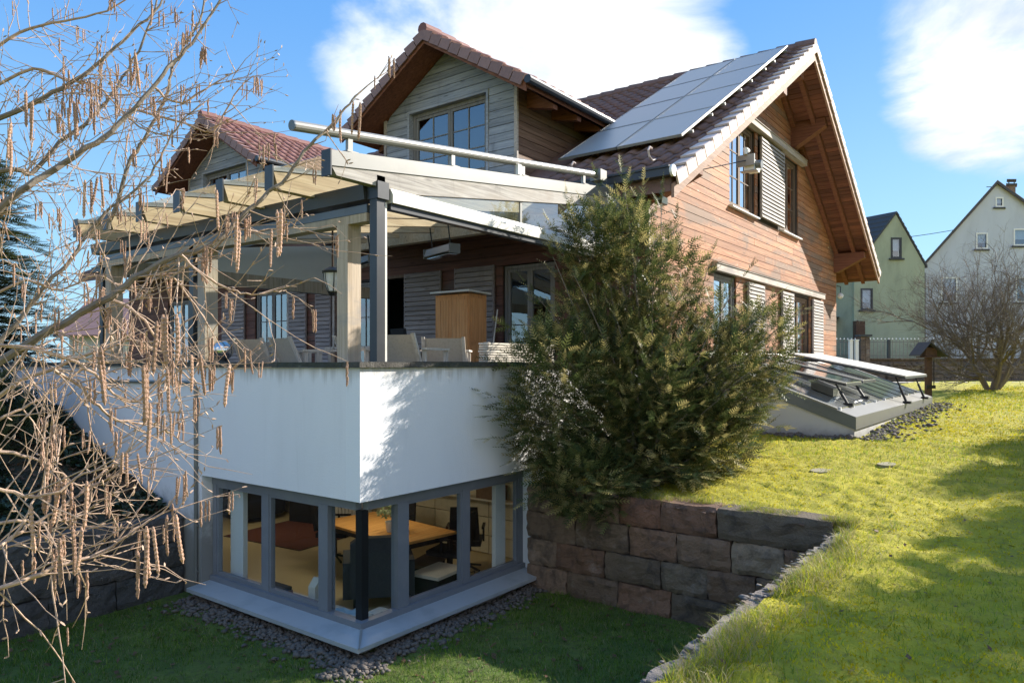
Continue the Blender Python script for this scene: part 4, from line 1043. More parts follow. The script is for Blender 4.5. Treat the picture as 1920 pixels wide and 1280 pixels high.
# ------------------------------------------------------------------ solar panels, roof sensor, floodlight
nrm = Vector((-S, 0, 1)).normalized(); sd = Vector((1, 0, S)).normalized()
s0, s1 = 6.55, 12.42; L = (s1 - s0) * math.sqrt(1 + S * S) / 4
names = {0: 'right hand', 1: 'left hand'}; rows = ['lowest', 'second lowest', 'second highest', 'topmost']
for c, (y0, y1) in enumerate(((-.47, .735), (.755, 1.96))):
    for r in range(4):
        o = Vector((s0, y0, roof_z(s0))) + sd * (L * r) + nrm * .15
        p = thing('solar_panel', '%s grey solar panel of the %s column on the tiled roof' % (rows[r], names[c]), 'solar panel', o, 'solar panels on the roof')
        w = y1 - y0; l = L - .015
        T = lambda a, b, h: o + Vector((0, 1, 0)) * a + sd * b + nrm * h
        mb = MB()
        for (a0, a1, b0, b1) in ((0, w, 0, .03), (0, w, l - .03, l), (0, .03, .03, l - .03), (w - .03, w, .03, l - .03)):
            mb.prism([T(a0, b0, 0), T(a1, b0, 0), T(a1, b1, 0), T(a0, b1, 0)], nrm * .045)
        mb.build('frame', M['alu'] if c == 0 else M['zinc'], p)
        mb = MB(); mb.prism([T(.03, .03, .02), T(w - .03, .03, .02), T(w - .03, l - .03, .02), T(.03, l - .03, .02)], nrm * .02); mb.build('glass', M['solar'], p)
        for b in (.35, l - .35):
            mb = MB(); mb.prism([T(-.06 if c == 0 else .1, b - .025, -.05), T(w, b - .025, -.05), T(w, b + .025, -.05), T(-.06 if c == 0 else .1, b + .025, -.05)], nrm * .045); mb.build('rail', M['alu'], p)
            mb = MB(); mb.prism([T(.12, b - .02, -.14), T(.16, b - .02, -.14), T(.16, b + .02, -.14), T(.12, b + .02, -.14)], nrm * .088); mb.build('foot', M['zinc'], p)
sn = thing('weather_sensor', 'white weather sensor unit on a thin rod in front of the gable window', 'sensor', (6.35, -.82, 5.93))
mb = MB(); mb.tube([(6.35, -.84, 5.93), (7.45, -1.2, 6.27)], .010, 6); mb.build('rod', M['dark_metal'], sn)
mb = MB(); mb.box(7.42, 7.46, -1.34, -1.04, 6.17, 6.36); mb.box(7.46, 7.60, -1.36, -1.08, 6.09, 6.10); mb.build('bracket', M['alu'], sn)
mb = MB(); mb.prism([(7.47, -1.32, 6.105), (7.75, -1.32, 6.105), (7.75, -1.32, 6.30), (7.47, -1.32, 6.27)], (0, .16, 0)); mb.build('housing', M['white'], sn)
mb = MB(); mb.tube([(7.58, -1.321, 6.21), (7.58, -1.42, 6.20)], [.07, .07], 12); mb.build('lens', M['zinc'], sn)
mb = MB(); mb.tube([(7.78 + .0, -1.25, 6.20), (7.82, -1.25, 6.20)], [.085, .085], 14); mb.build('ring', M['white'], sn)
mb = MB(); mb.tube([(7.40, -1.2, 6.36), (7.40, -1.2, 6.44), (7.55, -1.2, 6.45)], [.03, .045, .03], 8); mb.build('head', M['white'], sn)
fl = thing('floodlight', 'small grey floodlight under the eave at the corner of the house', 'lamp', (5.9, -.3, 5.42))
mb = MB(); mb.box(5.80, 6.02, -.42, -.30, 5.36, 5.48); mb.build('housing', M['zinc'], fl)
mb = MB(); mb.box(5.81, 6.01, -.428, -.421, 5.37, 5.47); mb.build('lens', M['white'], fl)
mb = MB(); mb.box(5.89, 5.93, -.38, -.34, 5.481, 5.53); mb.build('bracket', M['black'], fl)
ol = thing('wall_lamp', 'small white globe lamp at the far corner of the timber gable', 'lamp', (18.98, .02, 4.9))
mb = MB(); mb.tube([(18.94, -.02, 5.2), (19.02, -.10, 5.18), (19.02, -.10, 5.0)], .015, 6); mb.build('arm', M['dark_metal'], ol)
mb = MB(); mb.lathe((19.02, -.10, 4.9), [(.09 * math.sin(math.pi * k / 8), -.09 * math.cos(math.pi * k / 8)) for k in range(9)], 12); mb.build('globe', M['white'], ol)

# ------------------------------------------------------------------ ground
def sm(x, a, b):
    t = np.clip((x - a) / (b - a), 0, 1); return t * t * (3 - 2 * t)
def vnoise(x, y, s, seed=0.0):
    """cheap smooth value noise on arrays"""
    x = np.asarray(x, float) * s + seed * 17.3; y = np.asarray(y, float) * s + seed * 9.1
    xi = np.floor(x); yi = np.floor(y); fx = x - xi; fy = y - yi
    fx = fx * fx * (3 - 2 * fx); fy = fy * fy * (3 - 2 * fy)
    h = lambda a, b: np.modf(np.abs(np.sin(a * 127.1 + b * 311.7 + seed * 3.3) * 43758.5453))[0]
    return (h(xi, yi) * (1 - fx) + h(xi + 1, yi) * fx) * (1 - fy) + (h(xi, yi + 1) * (1 - fx) + h(xi + 1, yi + 1) * fx) * fy
def h_up(x, y):
    x = np.asarray(x, float); y = np.asarray(y, float)
    z = np.interp(x, [-40, 2.7, 5, 8.5, 14, 20, 30, 60], [1.30, 1.30, 1.42, 1.56, 1.68, 1.76, 1.93, 2.0])
    z = z + .05 * (vnoise(x, y, .5, 1) - .5) + .04 * (vnoise(x, y, 2.3, 2) - .5) + .045 * (vnoise(x, y, 7.0, 3) - .5) + .032 * (vnoise(x, y, 19.0, 4) - .5)
    edge = np.where(x < 2.75, np.clip((-3.79 - y) / .35, 0, 1), np.clip((x - 2.72) / .4, 0, 1))
    return z - .05 * (1 - edge)
def h_low(x, y):
    x = np.asarray(x, float); y = np.asarray(y, float)
    z = .04 * (vnoise(x, y, .8, 5) - .5) + .03 * (vnoise(x, y, 3.0, 6) - .5) + .02 * (vnoise(x, y, 9, 7) - .5)
    return z + 1.3 * sm(-x, 3.1, 5.0)
def h_bank(x, y):
    x = np.asarray(x, float); y = np.asarray(y, float)
    z = np.interp(y, [3.0, 3.35, 3.9, 4.8, 5.9, 6.6, 8.0, 12, 40], [.86, .92, 1.06, 1.36, 1.74, 2.05, 2.3, 2.4, 2.3])
    return z + .07 * (vnoise(x, y, 1.2, 8) - .5) + .05 * (vnoise(x, y, 4.0, 9) - .5)
def sheet(name, xs, ys, hf, mat):
    X, Y = np.meshgrid(xs, ys)
    Z = hf(X, Y)
    V = np.stack([X.ravel(), Y.ravel(), Z.ravel()], 1)
    nx, ny = len(xs), len(ys)
    i, j = np.meshgrid(np.arange(nx - 1), np.arange(ny - 1))
    a = (j * nx + i).ravel()
    F = np.stack([a, a + 1, a + nx + 1, a + nx], 1)
    return tag(link(name, raw_mesh(name, V, F, mat, smooth=True)), kind='structure')
def axis_pts(segs):
    out = []
    for a, b, st in segs: out += list(np.arange(a, b - 1e-6, st))
    return np.array(out + [segs[-1][1]])
sheet('upper_lawn', axis_pts([(2.73, 6, .05), (6, 12, .08), (12, 20, .16), (20, 46, .4)]), axis_pts([(-30, -12, 1.0), (-12, -7, .25), (-7, -4.5, .06), (-4.5, -.01, .05)]), h_up, M['ground_up'])
sheet('near_lawn', axis_pts([(-30, -8, 1.0), (-8, -3, .12), (-3, 2.73, .045)]), axis_pts([(-30, -9, 1.0), (-9, -6.5, .12), (-6.5, -3.845, .045)]), h_up, M['ground_up'])
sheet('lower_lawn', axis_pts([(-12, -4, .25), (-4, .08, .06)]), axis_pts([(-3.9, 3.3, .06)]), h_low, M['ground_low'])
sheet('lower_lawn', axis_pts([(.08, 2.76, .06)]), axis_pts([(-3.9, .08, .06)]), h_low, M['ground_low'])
sheet('planted_bank', axis_pts([(-30, -6, 1.0), (-6, -.0, .08)]), axis_pts([(3.22, 9, .08), (9, 40, .6)]), h_bank, M['ground_bank'])
sheet('far_lawn', axis_pts([(5.2, 46, 1.0)]), axis_pts([(-.02, 60, 1.0)]), lambda x, y: h_up(np.maximum(x, 8), y * 0 - 1.0) - .12, M['ground_up'])
mb = MB(); mb.box(-600, 600, -600, 600, -1.6, -1.4); tag(mb.build('ground', M['ground_up']), kind='structure')

CAM = Vector((-4.694, -5.398, 2.832)); FW = Vector((.7978, .6029, 0)); RT_ = Vector((.6029, -.7978, 0))
def far(d, l, z): return CAM.xy.to_3d() + FW * d + RT_ * l + Vector((0, 0, z))

# ------------------------------------------------------------------ stone retaining walls
def stone_block(w, h, d, rough=.02, seed=0):
    """rough hewn block: front face on -y, subdivided and worn at the edges"""
    nx, nz = 9, 6
    V = []; F = []
    r = random.Random(seed)
    o1, o2 = r.uniform(0, 50), r.uniform(0, 50)
    for j in range(nz + 1):
        for i in range(nx + 1):
            a = i / nx; b = j / nz
            e = min(a, 1 - a) * w; g = min(b, 1 - b) * h
            rd = .018 * max(0, 1 - e / .03) ** 2 + .018 * max(0, 1 - g / .03) ** 2
            n = mnoise.noise(Vector((a * w * 4 + o1, b * h * 4 + o2, seed * .37))) * rough * 1.5 + mnoise.noise(Vector((a * w * 11 + o1, b * h * 11, seed * .7))) * rough * 1.1
            jx = r.uniform(-.009, .009); jz = r.uniform(-.009, .009)
            V.append((a * w + jx, rd + n, b * h + jz))
    k = (nx + 1) * (nz + 1)
    for j in range(nz):
        for i in range(nx):
            p = j * (nx + 1) + i
            F.append((p, p + 1, p + nx + 2, p + nx + 1))
    # worn top, sides and back
    ring = [i for i in range(nx + 1)] + [j * (nx + 1) + nx for j in range(1, nz + 1)] + [nz * (nx + 1) + i for i in range(nx - 1, -1, -1)] + [j * (nx + 1) for j in range(nz - 1, 0, -1)]
    for q in ring:
        x, y, z = V[q]; V.append((x, d, z))
    m = len(ring)
    for q in range(m):
        F.append((ring[(q + 1) % m], ring[q], k + q, k + (q + 1) % m))
    F.append(tuple(k + q for q in range(m)))
    me = bpy.data.meshes.new('stone'); me.from_pydata(V, [], F); me.update()
    return me
def stone_wall(t, rows, start, dirv, rot, mat, depth=.35):
    """rows: list of (z0, z1, [joint positions along the wall])"""
    s = 0
    for z0, z1, js in rows:
        for a, b in zip(js[:-1], js[1:]):
            s += 1
            me = stone_block(b - a - .014, z1 - z0 - .012, depth, .022, s + int(start[0] * 10))
            me.materials.append(M[mat])
            p = Vector(start) + Vector(dirv) * a + Vector((0, 0, z0)) - Vector((0, 0, start[2])) * 0
            link('stone', me, t, p + Vector((random.uniform(-.004, .004), random.uniform(-.008, .008), 0)), (0, random.uniform(-.012, .012), rot))

w1 = thing('stone_wall', 'damp red and grey sandstone retaining wall below the yew bush', 'retaining wall', (2.73, -.2, 0))
R2 = math.radians(-90)
# the wall faces -x: local x runs along -y
stone_wall(w1, [(-.06, .31, [.02, .62, 1.32, 1.98, 2.62, 3.3, 3.75]), (.31, .64, [.02, .47, 1.15, 1.86, 2.40, 2.92, 3.4, 3.75]), (.64, .98, [.02, .75, 1.46, 2.05, 2.66, 3.2, 3.75]), (.98, 1.31, [.02, .42, .88, 1.33, 1.86, 2.50, 3.66])],
           (2.70, -.02, 0), (0, -1, 0), R2, 'stone')
w2 = thing('stone_wall', 'sunlit rough stone edging along the near lawn above the pit', 'retaining wall', (0, -3.84, 0))
# faces +y: local x runs along -x
js = [0.0]
while js[-1] < 6.6: js.append(js[-1] + random.uniform(.45, .75))
rows = [(-.06 + .325 * k, .265 + .325 * k, [0] + [j + (k % 2) * .22 for j in js[1:]]) for k in range(4)]
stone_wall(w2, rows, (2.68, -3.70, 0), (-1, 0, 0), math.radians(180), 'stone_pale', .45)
w3 = thing('stone_wall', 'dark shaded sandstone wall below the planted bank on the left', 'retaining wall', (-3, 3.2, 0))
rows = [(-.06, .34, [0, .55, 1.25, 1.8, 2.7, 3.4, 4.2]), (.34, .66, [0, .8, 1.5, 2.3, 2.95, 3.6, 4.2]), (.66, .98, [0, .5, 1.3, 2.0, 2.6, 3.3, 4.2])]
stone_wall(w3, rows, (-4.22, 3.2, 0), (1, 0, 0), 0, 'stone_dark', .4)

# loose capping rubble on the near edge and gravel strip round the annex
def pebbles(name, pts, size, mat, kind='stuff', flat=.7):
    base = np.array([(0, 0, 1), (.894, 0, .447), (.276, .851, .447), (-.724, .526, .447), (-.724, -.526, .447), (.276, -.851, .447), (.724, .526, -.447), (-.276, .851, -.447), (-.894, 0, -.447), (-.276, -.851, -.447), (.724, -.526, -.447), (0, 0, -1)])
    fc = np.array([(0, 1, 2), (0, 2, 3), (0, 3, 4), (0, 4, 5), (0, 5, 1), (1, 6, 2), (2, 7, 3), (3, 8, 4), (4, 9, 5), (5, 10, 1), (6, 7, 2), (7, 8, 3), (8, 9, 4), (9, 10, 5), (10, 6, 1), (11, 7, 6), (11, 8, 7), (11, 9, 8), (11, 10, 9), (11, 6, 10)])
    n = len(pts)
    s = rng.uniform(size[0], size[1], (n, 1, 1)) * rng.uniform(.65, 1.3, (n, 1, 3)) * np.array([1, 1, flat])
    jit = 1 + rng.normal(0, .16, (n, 12, 1))
    a = rng.uniform(0, 6.28, n); c, si = np.cos(a), np.sin(a)
    P = base[None] * jit * s
    Q = np.stack([P[..., 0] * c[:, None] - P[..., 1] * si[:, None], P[..., 0] * si[:, None] + P[..., 1] * c[:, None], P[..., 2]], -1) + np.asarray(pts)[:, None, :]
    F = (fc[None] + (np.arange(n) * 12)[:, None, None]).reshape(-1, 3)
    return tag(link(name, raw_mesh(name, Q.reshape(-1, 3), F, mat)), kind=kind)
pts = []
for k in range(2600):
    if random.random() < .5:
        x = random.uniform(-.55, 2.75); y = -.03 - abs(random.gauss(0, .16)) - .02
    else:
        y = random.uniform(-.45, 2.95); x = -.03 - abs(random.gauss(0, .17)) - .02
    pts.append((x, y, float(h_low(x, y)) + random.uniform(-.005, .03)))
pebbles('gravel_strip', pts, (.014, .038), M['gravel'])
pts = []
for k in range(700):
    x = random.uniform(8.4, 18.2); y = -2.72 - abs(random.gauss(0, .3)); pts.append((x, y, float(h_up(x, y)) + .01))
for k in range(300):
    y = random.uniform(-2.8, -.2); x = 8.5 - abs(random.gauss(0, .12)); pts.append((x, y, float(h_up(x, y)) + .01))
pebbles('gravel_edge', pts, (.02, .055), M['gravel'])
pts = []
for k in range(150):
    x = random.uniform(-3.2, 2.4); y = -3.78 + random.gauss(0, .05); pts.append((x, y, 1.24 + random.uniform(-.03, .03)))
pebbles('edge_rubble', pts, (.012, .04), M['stone_pale'], flat=.28)
pts = []
for k in range(45):
    y = random.uniform(-3.6, -1.2); x = 2.78 + random.gauss(0, .06); pts.append((x, y, 1.26 + random.uniform(-.03, .02)))
pebbles('wall_top_rubble', pts, (.012, .04), M['stone'], flat=.25)

# ------------------------------------------------------------------ glazed skylight roof over the basement
sk = thing('glazed_skylight', 'low sloping glass roof with open vents leaning against the timber gable', 'skylight', (8.51, -2.69, 1.55))
X0, X1, YC = 8.51, 17.85, -2.69
sp = lambda y: 1.92 + .377 * (y - YC)
mb = MB(); mb.prism([(X0 + .03, YC + .03, 1.3), (X0 + .03, -.003, 1.3), (X0 + .03, -.003, sp(0) - .17), (X0 + .03, YC + .03, sp(YC) - .17)], (.15, 0, 0)); mb.build('side_wall', M['curb'], sk)
mb = MB(); mb.box(X0 + .181, X1 - .03, YC + .03, YC + .18, 1.3, 1.74); mb.build('front_wall', M['curb'], sk)
mb = MB(); mb.prism([(X1 - .18, YC + .185, 1.3), (X1 - .18, -.003, 1.3), (X1 - .18, -.003, sp(0) - .17), (X1 - .18, YC + .185, sp(YC) - .1)], (.15, 0, 0)); mb.build('side_wall', M['curb'], sk)
mb = MB(); mb.prism([(X0, YC + .004, sp(YC) - .21), (X0, -.003, sp(0) - .21), (X0, -.003, sp(0)), (X0, YC + .004, sp(YC))], (.028, 0, 0)); mb.build('side_fascia', M['zinc_dark'], sk)
mb = MB(); mb.prism([(X0, YC - .003, sp(YC) - .21), (X1, YC - .003, sp(YC) - .21), (X1, YC - .003, sp(YC)), (X0, YC - .003, sp(YC))], (0, .006, 0)); mb.build('front_fascia', M['zinc'], sk)
mb = MB()
mb.prism([(X0 + .002, YC, sp(YC) + .001), (X1, YC, sp(YC) + .001), (X1, YC + .30, sp(YC + .30) + .001), (X0 + .002, YC + .30, sp(YC + .30) + .001)], (0, 0, .006))
mb.prism([(X0 + .002, YC + .301, sp(YC + .301) + .001), (X0 + .14, YC + .301, sp(YC + .301) + .001), (X0 + .14, -.004, sp(0) + .001), (X0 + .002, -.004, sp(0) + .001)], (0, 0, .03))
mb.prism([(X1 - .14, YC + .301, sp(YC + .301) + .001), (X1, YC + .301, sp(YC + .301) + .001), (X1, -.004, sp(0) + .001), (X1 - .14, -.004, sp(0) + .001)], (0, 0, .03))
mb.build('edge_flashing', M['zinc'], sk)
mb = MB(); mb.prism([(X0, -.13, sp(-.13) + .05), (X1, -.13, sp(-.13) + .05), (X1, -.034, sp(0) + .12), (X0, -.034, sp(0) + .12)], (0, 0, .012)); mb.build('wall_flashing', M['zinc'], sk)
nb = 9; dx = (X1 - X0 - .28) / nb
for k in range(nb + 1):
    x = X0 + .14 + dx * k
    mb = MB(); mb.prism([(x - .022, YC + .301, sp(YC + .301) - .03), (x + .022, YC + .301, sp(YC + .301) - .03), (x + .022, -.14, sp(-.14) - .03), (x - .022, -.14, sp(-.14) - .03)], (0, 0, .06)); mb.build('glazing_bar', M['zinc_dark'], sk)
    mb = MB(); mb.box(x - .03, x + .03, YC + .262, YC + .30, sp(YC + .28), sp(YC + .28) + .05); mb.build('bar_cap', M['white'], sk)
    if k < nb:
        a, b = x + .024, x + dx - .024
        mb = MB(); mb.prism([(a, YC + .302, sp(YC + .302) + .012), (b, YC + .302, sp(YC + .302) + .012), (b, -.14, sp(-.14) + .012), (a, -.14, sp(-.14) + .012)], (0, 0, .01)); mb.build('pane', M['glass_pale'], sk)
mb = MB(); mb.box(X0 + .19, X1 - .19, YC + .2, -.01, .9, 1.0); mb.build('well_floor', M['floor_in'], sk)
def vent(x0, x1, y0, z0, y1, z1):
    d = (z0 - z1) / (y0 - y1)
    T = lambda x, y, h: (x, y, z1 + (y - y1) * d + h)
    v = MB()
    for (a, b, c, e) in ((x0, x1, y1, y1 + .07), (x0, x1, y0 - .07, y0), (x0, x0 + .07, y1 + .071, y0 - .071), (x1 - .07, x1, y1 + .071, y0 - .071)):
        v.prism([T(a, c, 0), T(b, c, 0), T(b, e, 0), T(a, e, 0)], (0, 0, .05))
    f = v.build('vent', M['dark_metal'], sk)
    v = MB(); v.prism([T(x0 + .01, y1 + .01, .052), T(x1 - .01, y1 + .01, .052), T(x1 - .01, y0, .052), T(x0 + .01, y0, .052)], (0, 0, .012)); v.build('vent_pane', M['alu_white'] if x0 > 12 else M['glass_pale'], f)
    v = MB(); v.prism([T(x0 - .012, y1 - .004, .045), T(x0 + .02, y1 - .004, .045), T(x0 + .02, y0, .045), T(x0 - .012, y0, .045)], (0, 0, .028)); v.build('vent_edge', M['alu_white'], f)
    for x in ((x0 + .25,) if x1 - x0 < 2 else (x0 + .3, x1 - .3)):
        q = Vector(T(x, y1 + .25, 0)); p = Vector((x, y1 + .02, sp(y1 + .02) + .03))
        v = MB(); v.tube([p, p + (q - p) * .6], .028, 8); v.tube([p + (q - p) * .6, q], .016, 8); v.box(x - .07, x + .07, y1 - .07, y1 + .09, sp(y1) + .02, sp(y1) + .075); v.build('strut', M['black'], f)
vent(9.25, 10.55, -.18, sp(-.18) + .08, -2.38, 2.42)
vent(11.3, 12.6, -.18, sp(-.18) + .10, -2.25, 2.43)
vent(13.3, 16.6, -.18, sp(-.18) + .16, -2.72, 2.49)
mb = MB(); mb.prism([(9.85, -2.02, sp(-2.02) + .03), (10.45, -2.02, sp(-2.02) + .03), (10.45, -1.62, sp(-1.62) + .03), (9.85, -1.62, sp(-1.62) + .03)], (0, 0, .15)); mb.build('motor_box', M['zinc'], sk)

# ------------------------------------------------------------------ the lane and houses behind
BGS = [0.0]
def bg_mesh(d, l, fn, name, mat, parent):
    """fn draws in local metres: x to the right, y away from the viewer, z up"""
    b = MB(); fn(b)
    o = CAM.xy.to_3d() + FW * d + RT_ * l
    yd = (FW + RT_ * BGS[0]).normalized()                # the plots along the lane are cut at an angle
    b.v = [tuple(o + RT_ * x + yd * y + Vector((0, 0, z))) for x, y, z in b.v]
    return b.build(name, M[mat], parent)
def bg_window(d, l, x, z, w, h, parent, fm='white', open_=False):
    win = bg_mesh(d, l, lambda b: [b.box(x - w / 2, x + w / 2, -.04, .08, z, z + .09), b.box(x - w / 2, x + w / 2, -.04, .08, z + h - .09, z + h), b.box(x - w / 2, x - w / 2 + .09, -.04, .08, z + .091, z + h - .091), b.box(x + w / 2 - .09, x + w / 2, -.04, .08, z + .091, z + h - .091)], 'window', fm, parent)
    bg_mesh(d, l, lambda b: b.box(x - w / 2 + .09, x + w / 2 - .09, .02, .03, z + .09, z + h - .09), 'pane', 'glass_mirror', win)
    bg_mesh(d, l, lambda b: b.box(x - w / 2 + .09, x + w / 2 - .09, .16, .17, z + .09 + h * .3, z + h - .09), 'curtain', 'curtain', win)
    bg_mesh(d, l, lambda b: b.box(x - w / 2 - .12, x + w / 2 + .12, -.12, .0, z - .10, z - .01), 'sill', 'slate', win)

BGZ = 1.9
d, l = 42.0, 22.37
gh = thing('green_house', 'mottled green rendered house with a steep dark slate roof behind the lane', 'house', far(d, l, BGZ))
ap, ez_l, ez_r, xl, xr = 11.60, 8.35, 8.62, -2.45, 1.66
ext = Vector((-4.2, 7.5, 0))
wins = [(-1.72, 5.95, .70, 1.25), (.0, 8.95, .62, 1.20)]
def gh_wall(b):
    hs = [(x - w / 2 + .05, x + w / 2 - .05, z + .05, z + h - .05) for x, z, w, h in wins]
    top = lambda a: ez_l + (ap - ez_l) * (a - xl) / (0 - xl) if a < 0 else ez_r + (ap - ez_r) * (xr - a) / xr
    wall_solid(b, 'Y', 0.0, .3, xl, xr, BGZ - .3, 0, hs + [(-.001, .001, BGZ - .3, BGZ - .29)], top)
bg_mesh(d, l, gh_wall, 'gable_wall', 'green', gh)
bg_mesh(d, l, lambda b: b.prism([(xl, .31, BGZ - .3), (xl, .31, ez_l), (xl - 4.2, 7.8, ez_l), (xl - 4.2, 7.8, BGZ - .3)], (.3, 0, 0)), 'side_wall', 'green', gh)
bg_mesh(d, l, lambda b: b.box(xl + .3, xr - .3, .6, .7, BGZ, ez_l), 'dark_room', 'darkroom', gh)
def slope(b, xe, ze):
    n = 12
    for k in range(n):
        f0, f1 = k / n, (k + 1) / n
        p0 = Vector((xe * (1 - f0), -.08, ze + (ap - ze) * f0)); p1 = Vector((xe * (1 - f1), -.08, ze + (ap - ze) * f1))
        up = Vector((0, 0, .10))
        b.prism([p0 + up * 1.3, p1 + up * .7, p1 - up * .4, p0 - up * .4], ext)
rf = bg_mesh(d, l, lambda b: slope(b, xl - .2, ez_l - .26), 'roof', 'slate', gh)
bg_mesh(d, l, lambda b: slope(b, xr + .12, ez_r - .2), 'roof', 'slate', gh)
for x, z, w, h in wins: bg_window(d, l, x, z, w, h, gh, 'slate')
bg_mesh(d, l, lambda b: b.tube([(-2.35, -.12, 5.3), (-2.2, -.12, 5.2), (-2.12, -.12, 5.0), (-2.12, -.12, 2.6)], .06, 6), 'downpipe', 'dark_metal', gh)
tq = thing('turquoise_house', 'turquoise rendered house wall with a small porch roof behind the timber house', 'house', far(43.0, 20.6, BGZ))
bg_mesh(43.0, 20.6, lambda b: b.box(-6.0, -.35, .5, 6, BGZ - .3, 8.6), 'wall', 'turq', tq)
bg_mesh(43.0, 20.6, lambda b: b.prism([(-1.6, -.6, 5.6), (-.65, .5, 5.6), (-1.6, .5, 5.05)], (-1.5, 0, 0)), 'porch_roof', 'slate', tq)
bg_mesh(43.0, 20.6, lambda b: b.box(-1.5, -.6, .38, .48, 5.62, 5.7), 'porch_edge', 'white', tq)
bg_mesh(43.0, 20.6, lambda b: b.prism([(-6.2, .3, 8.6), (-.2, .3, 8.6), (-.2, 3.3, 10.4), (-6.2, 3.3, 10.4)], (0, .1, .14)), 'roof', 'slate', tq)
cs = thing('brick_chimney', 'narrow dark red brick chimney stack between the turquoise and green walls', 'chimney', far(41.4, 19.7, BGZ))
for k in range(26): bg_mesh(41.4, 19.7, lambda b: b.box(-.02, .50, -.15, .25, BGZ + .2 + k * .122, BGZ + .2 + k * .122 + .112), 'brick', 'rust', cs)
bg_mesh(41.4, 19.7, lambda b: b.box(-.0, .48, -.13, .23, BGZ - .3, BGZ + 3.3), 'core', 'rust', cs)

d, l = 44.0, 29.62
BGS[0] = 0.66
wh = thing('white_house', 'pale grey rendered house with a steep gable and four white windows at the right edge', 'house', far(d, l, BGZ))
ap, ez, hw, hr = 13.75, 8.62, 4.60, 7.4
wins = [(.12, 12.35, .50, .62), (-.95, 9.80, .72, 1.0), (1.45, 10.0, .95, 1.05), (-2.95, 6.55, 1.0, 1.55), (1.6, 6.55, 1.0, 1.55)]
def wh_wall(b):
    hs = [(x - w / 2 + .05, x + w / 2 - .05, z + .05, z + h - .05) for x, z, w, h in wins]
    top = lambda a: ap - (ap - ez) * (abs(a) / hw if a < 0 else a / hr)
    wall_solid(b, 'Y', 0, .35, -hw, hr, BGZ - .3, 0, hs + [(-.001, .001, BGZ - .3, BGZ - .29)], top)
bg_mesh(d, l, wh_wall, 'gable_wall', 'greywall', wh)
bg_mesh(d, l, lambda b: (b.box(-hw, -hw + .3, .351, 9, BGZ - .3, ez), b.box(hr - .3, hr, .351, 9, BGZ - .3, ez)), 'side_wall', 'greywall', wh)
bg_mesh(d, l, lambda b: b.prism([(-hw + .4, .8, BGZ), (hr - .4, .8, BGZ), (hr - .4, .8, ez), (0, .8, ap - .6), (-hw + .4, .8, ez)], (0, .1, 0)), 'dark_room', 'darkroom', wh)
for sg in (-1, 1):
    hw_ = hw if sg < 0 else hr
    bg_mesh(d, l, lambda b: b.prism([(0, -.22, ap + .02), (sg * (hw_ + .35), -.22, ez - .37), (sg * (hw_ + .35), -.22, ez - .20), (0, -.22, ap + .22)], (0, 9.5, 0)), 'roof', 'verge_red', wh)
    bg_mesh(d, l, lambda b: b.prism([(0, -.26, ap + .0), (sg * (hw_ + .35), -.26, ez - .39), (sg * (hw_ + .35), -.26, ez - .22), (0, -.26, ap + .17)], (0, .035, 0)), 'bargeboard', 'slate', wh)
for x, z, w, h in wins: bg_window(d, l, x, z, w, h, wh)
ch = bg_mesh(d, l, lambda b: b.box(.65, 1.15, 1.5, 2.0, 12.6, 14.0), 'chimney', 'stone_bg', wh)
bg_mesh(d, l, lambda b: (b.box(.55, 1.25, 1.4, 2.1, 14.0, 14.1), b.box(.7, .76, 1.5, 2.0, 14.1, 14.3), b.box(1.04, 1.1, 1.5, 2.0, 14.1, 14.3), b.box(.6, 1.2, 1.45, 2.05, 14.3, 14.38)), 'chimney_cap', 'slate', ch)

BGS[0] = 0.0
bg_mesh(d, l, lambda b: b.tube([(-hw + .1, -.1, ez - .3), (-hw + .1, -.1, BGZ)], .06, 6), 'downpipe', 'zinc', wh)
bg_mesh(d, l, lambda b: (b.tube([(1.9, 3, 12.8), (1.9, 3, 14.6)], .03, 5), b.box(1.3, 2.5, 2.98, 3.02, 14.3, 14.34)), 'aerial', 'black', wh)
# rubble wall, railing, pillar, gate posts
d = 36.0
lw = thing('rubble_wall', 'low brown rubble stone wall along the lane', 'wall', far(d, 20, BGZ))
bg_mesh(d, 0, lambda b: b.box(15.5, 30, .12, .4, BGZ - .3, 3.02), 'core', 'stone_bg', lw)
protos = [stone_block(.62 + .14 * k, .195, .2, .03, 90 + k) for k in range(5)]
for p in protos: p.materials.append(M['stone_bg'])
rz = math.atan2(RT_.y, RT_.x)
for j in range(5):
    x = 15.6 + random.uniform(-.3, 0)
    while x < 29.5:
        k = random.randrange(5)
        o = link('stone', protos[k], lw, far(d, x, BGZ - .02 + j * .205) + FW * random.uniform(-.03, .02), (0, 0, rz)); x += .62 + .14 * k + .02
for k in range(12):
    bg_mesh(d, 0, lambda b: b.box(15.5 + k * 1.2, 16.68 + k * 1.2, .0, .45, 3.022, 3.09), 'cap_stone', 'stone_bg', lw)
fe = thing('iron_railing', 'grey iron railing with white tipped spikes on the rubble wall', 'fence', far(d, 20, 3.09))
def pk(b):
    b.box(-.012, .012, -.012, .012, 0, .93)
b = MB(); pk(b); pme = b.mesh('picket', M['zinc'])
b = MB(); b.lathe((0, 0, .93), [(.0, 0), (.035, .02), (.035, .05), (0, .09)], 6); tme = b.mesh('spike', M['white'])
for k in range(72):
    p = far(d + .2, 16.1 + k * .187, 3.09)
    o = link('picket', pme, fe, p); s = link('spike', tme, o, p)
for z in (3.2, 3.88):
    bg_mesh(d + .2, 0, lambda b: b.box(16.0, 29.6, -.02, .0, z, z + .04), 'rail', 'zinc', fe)
for x in (18.9, 21.1, 23.4, 25.7): bg_mesh(d + .2, 0, lambda b: b.box(x - .06, x + .06, -.08, .04, 3.09, 4.02), 'post', 'dark_metal', fe)
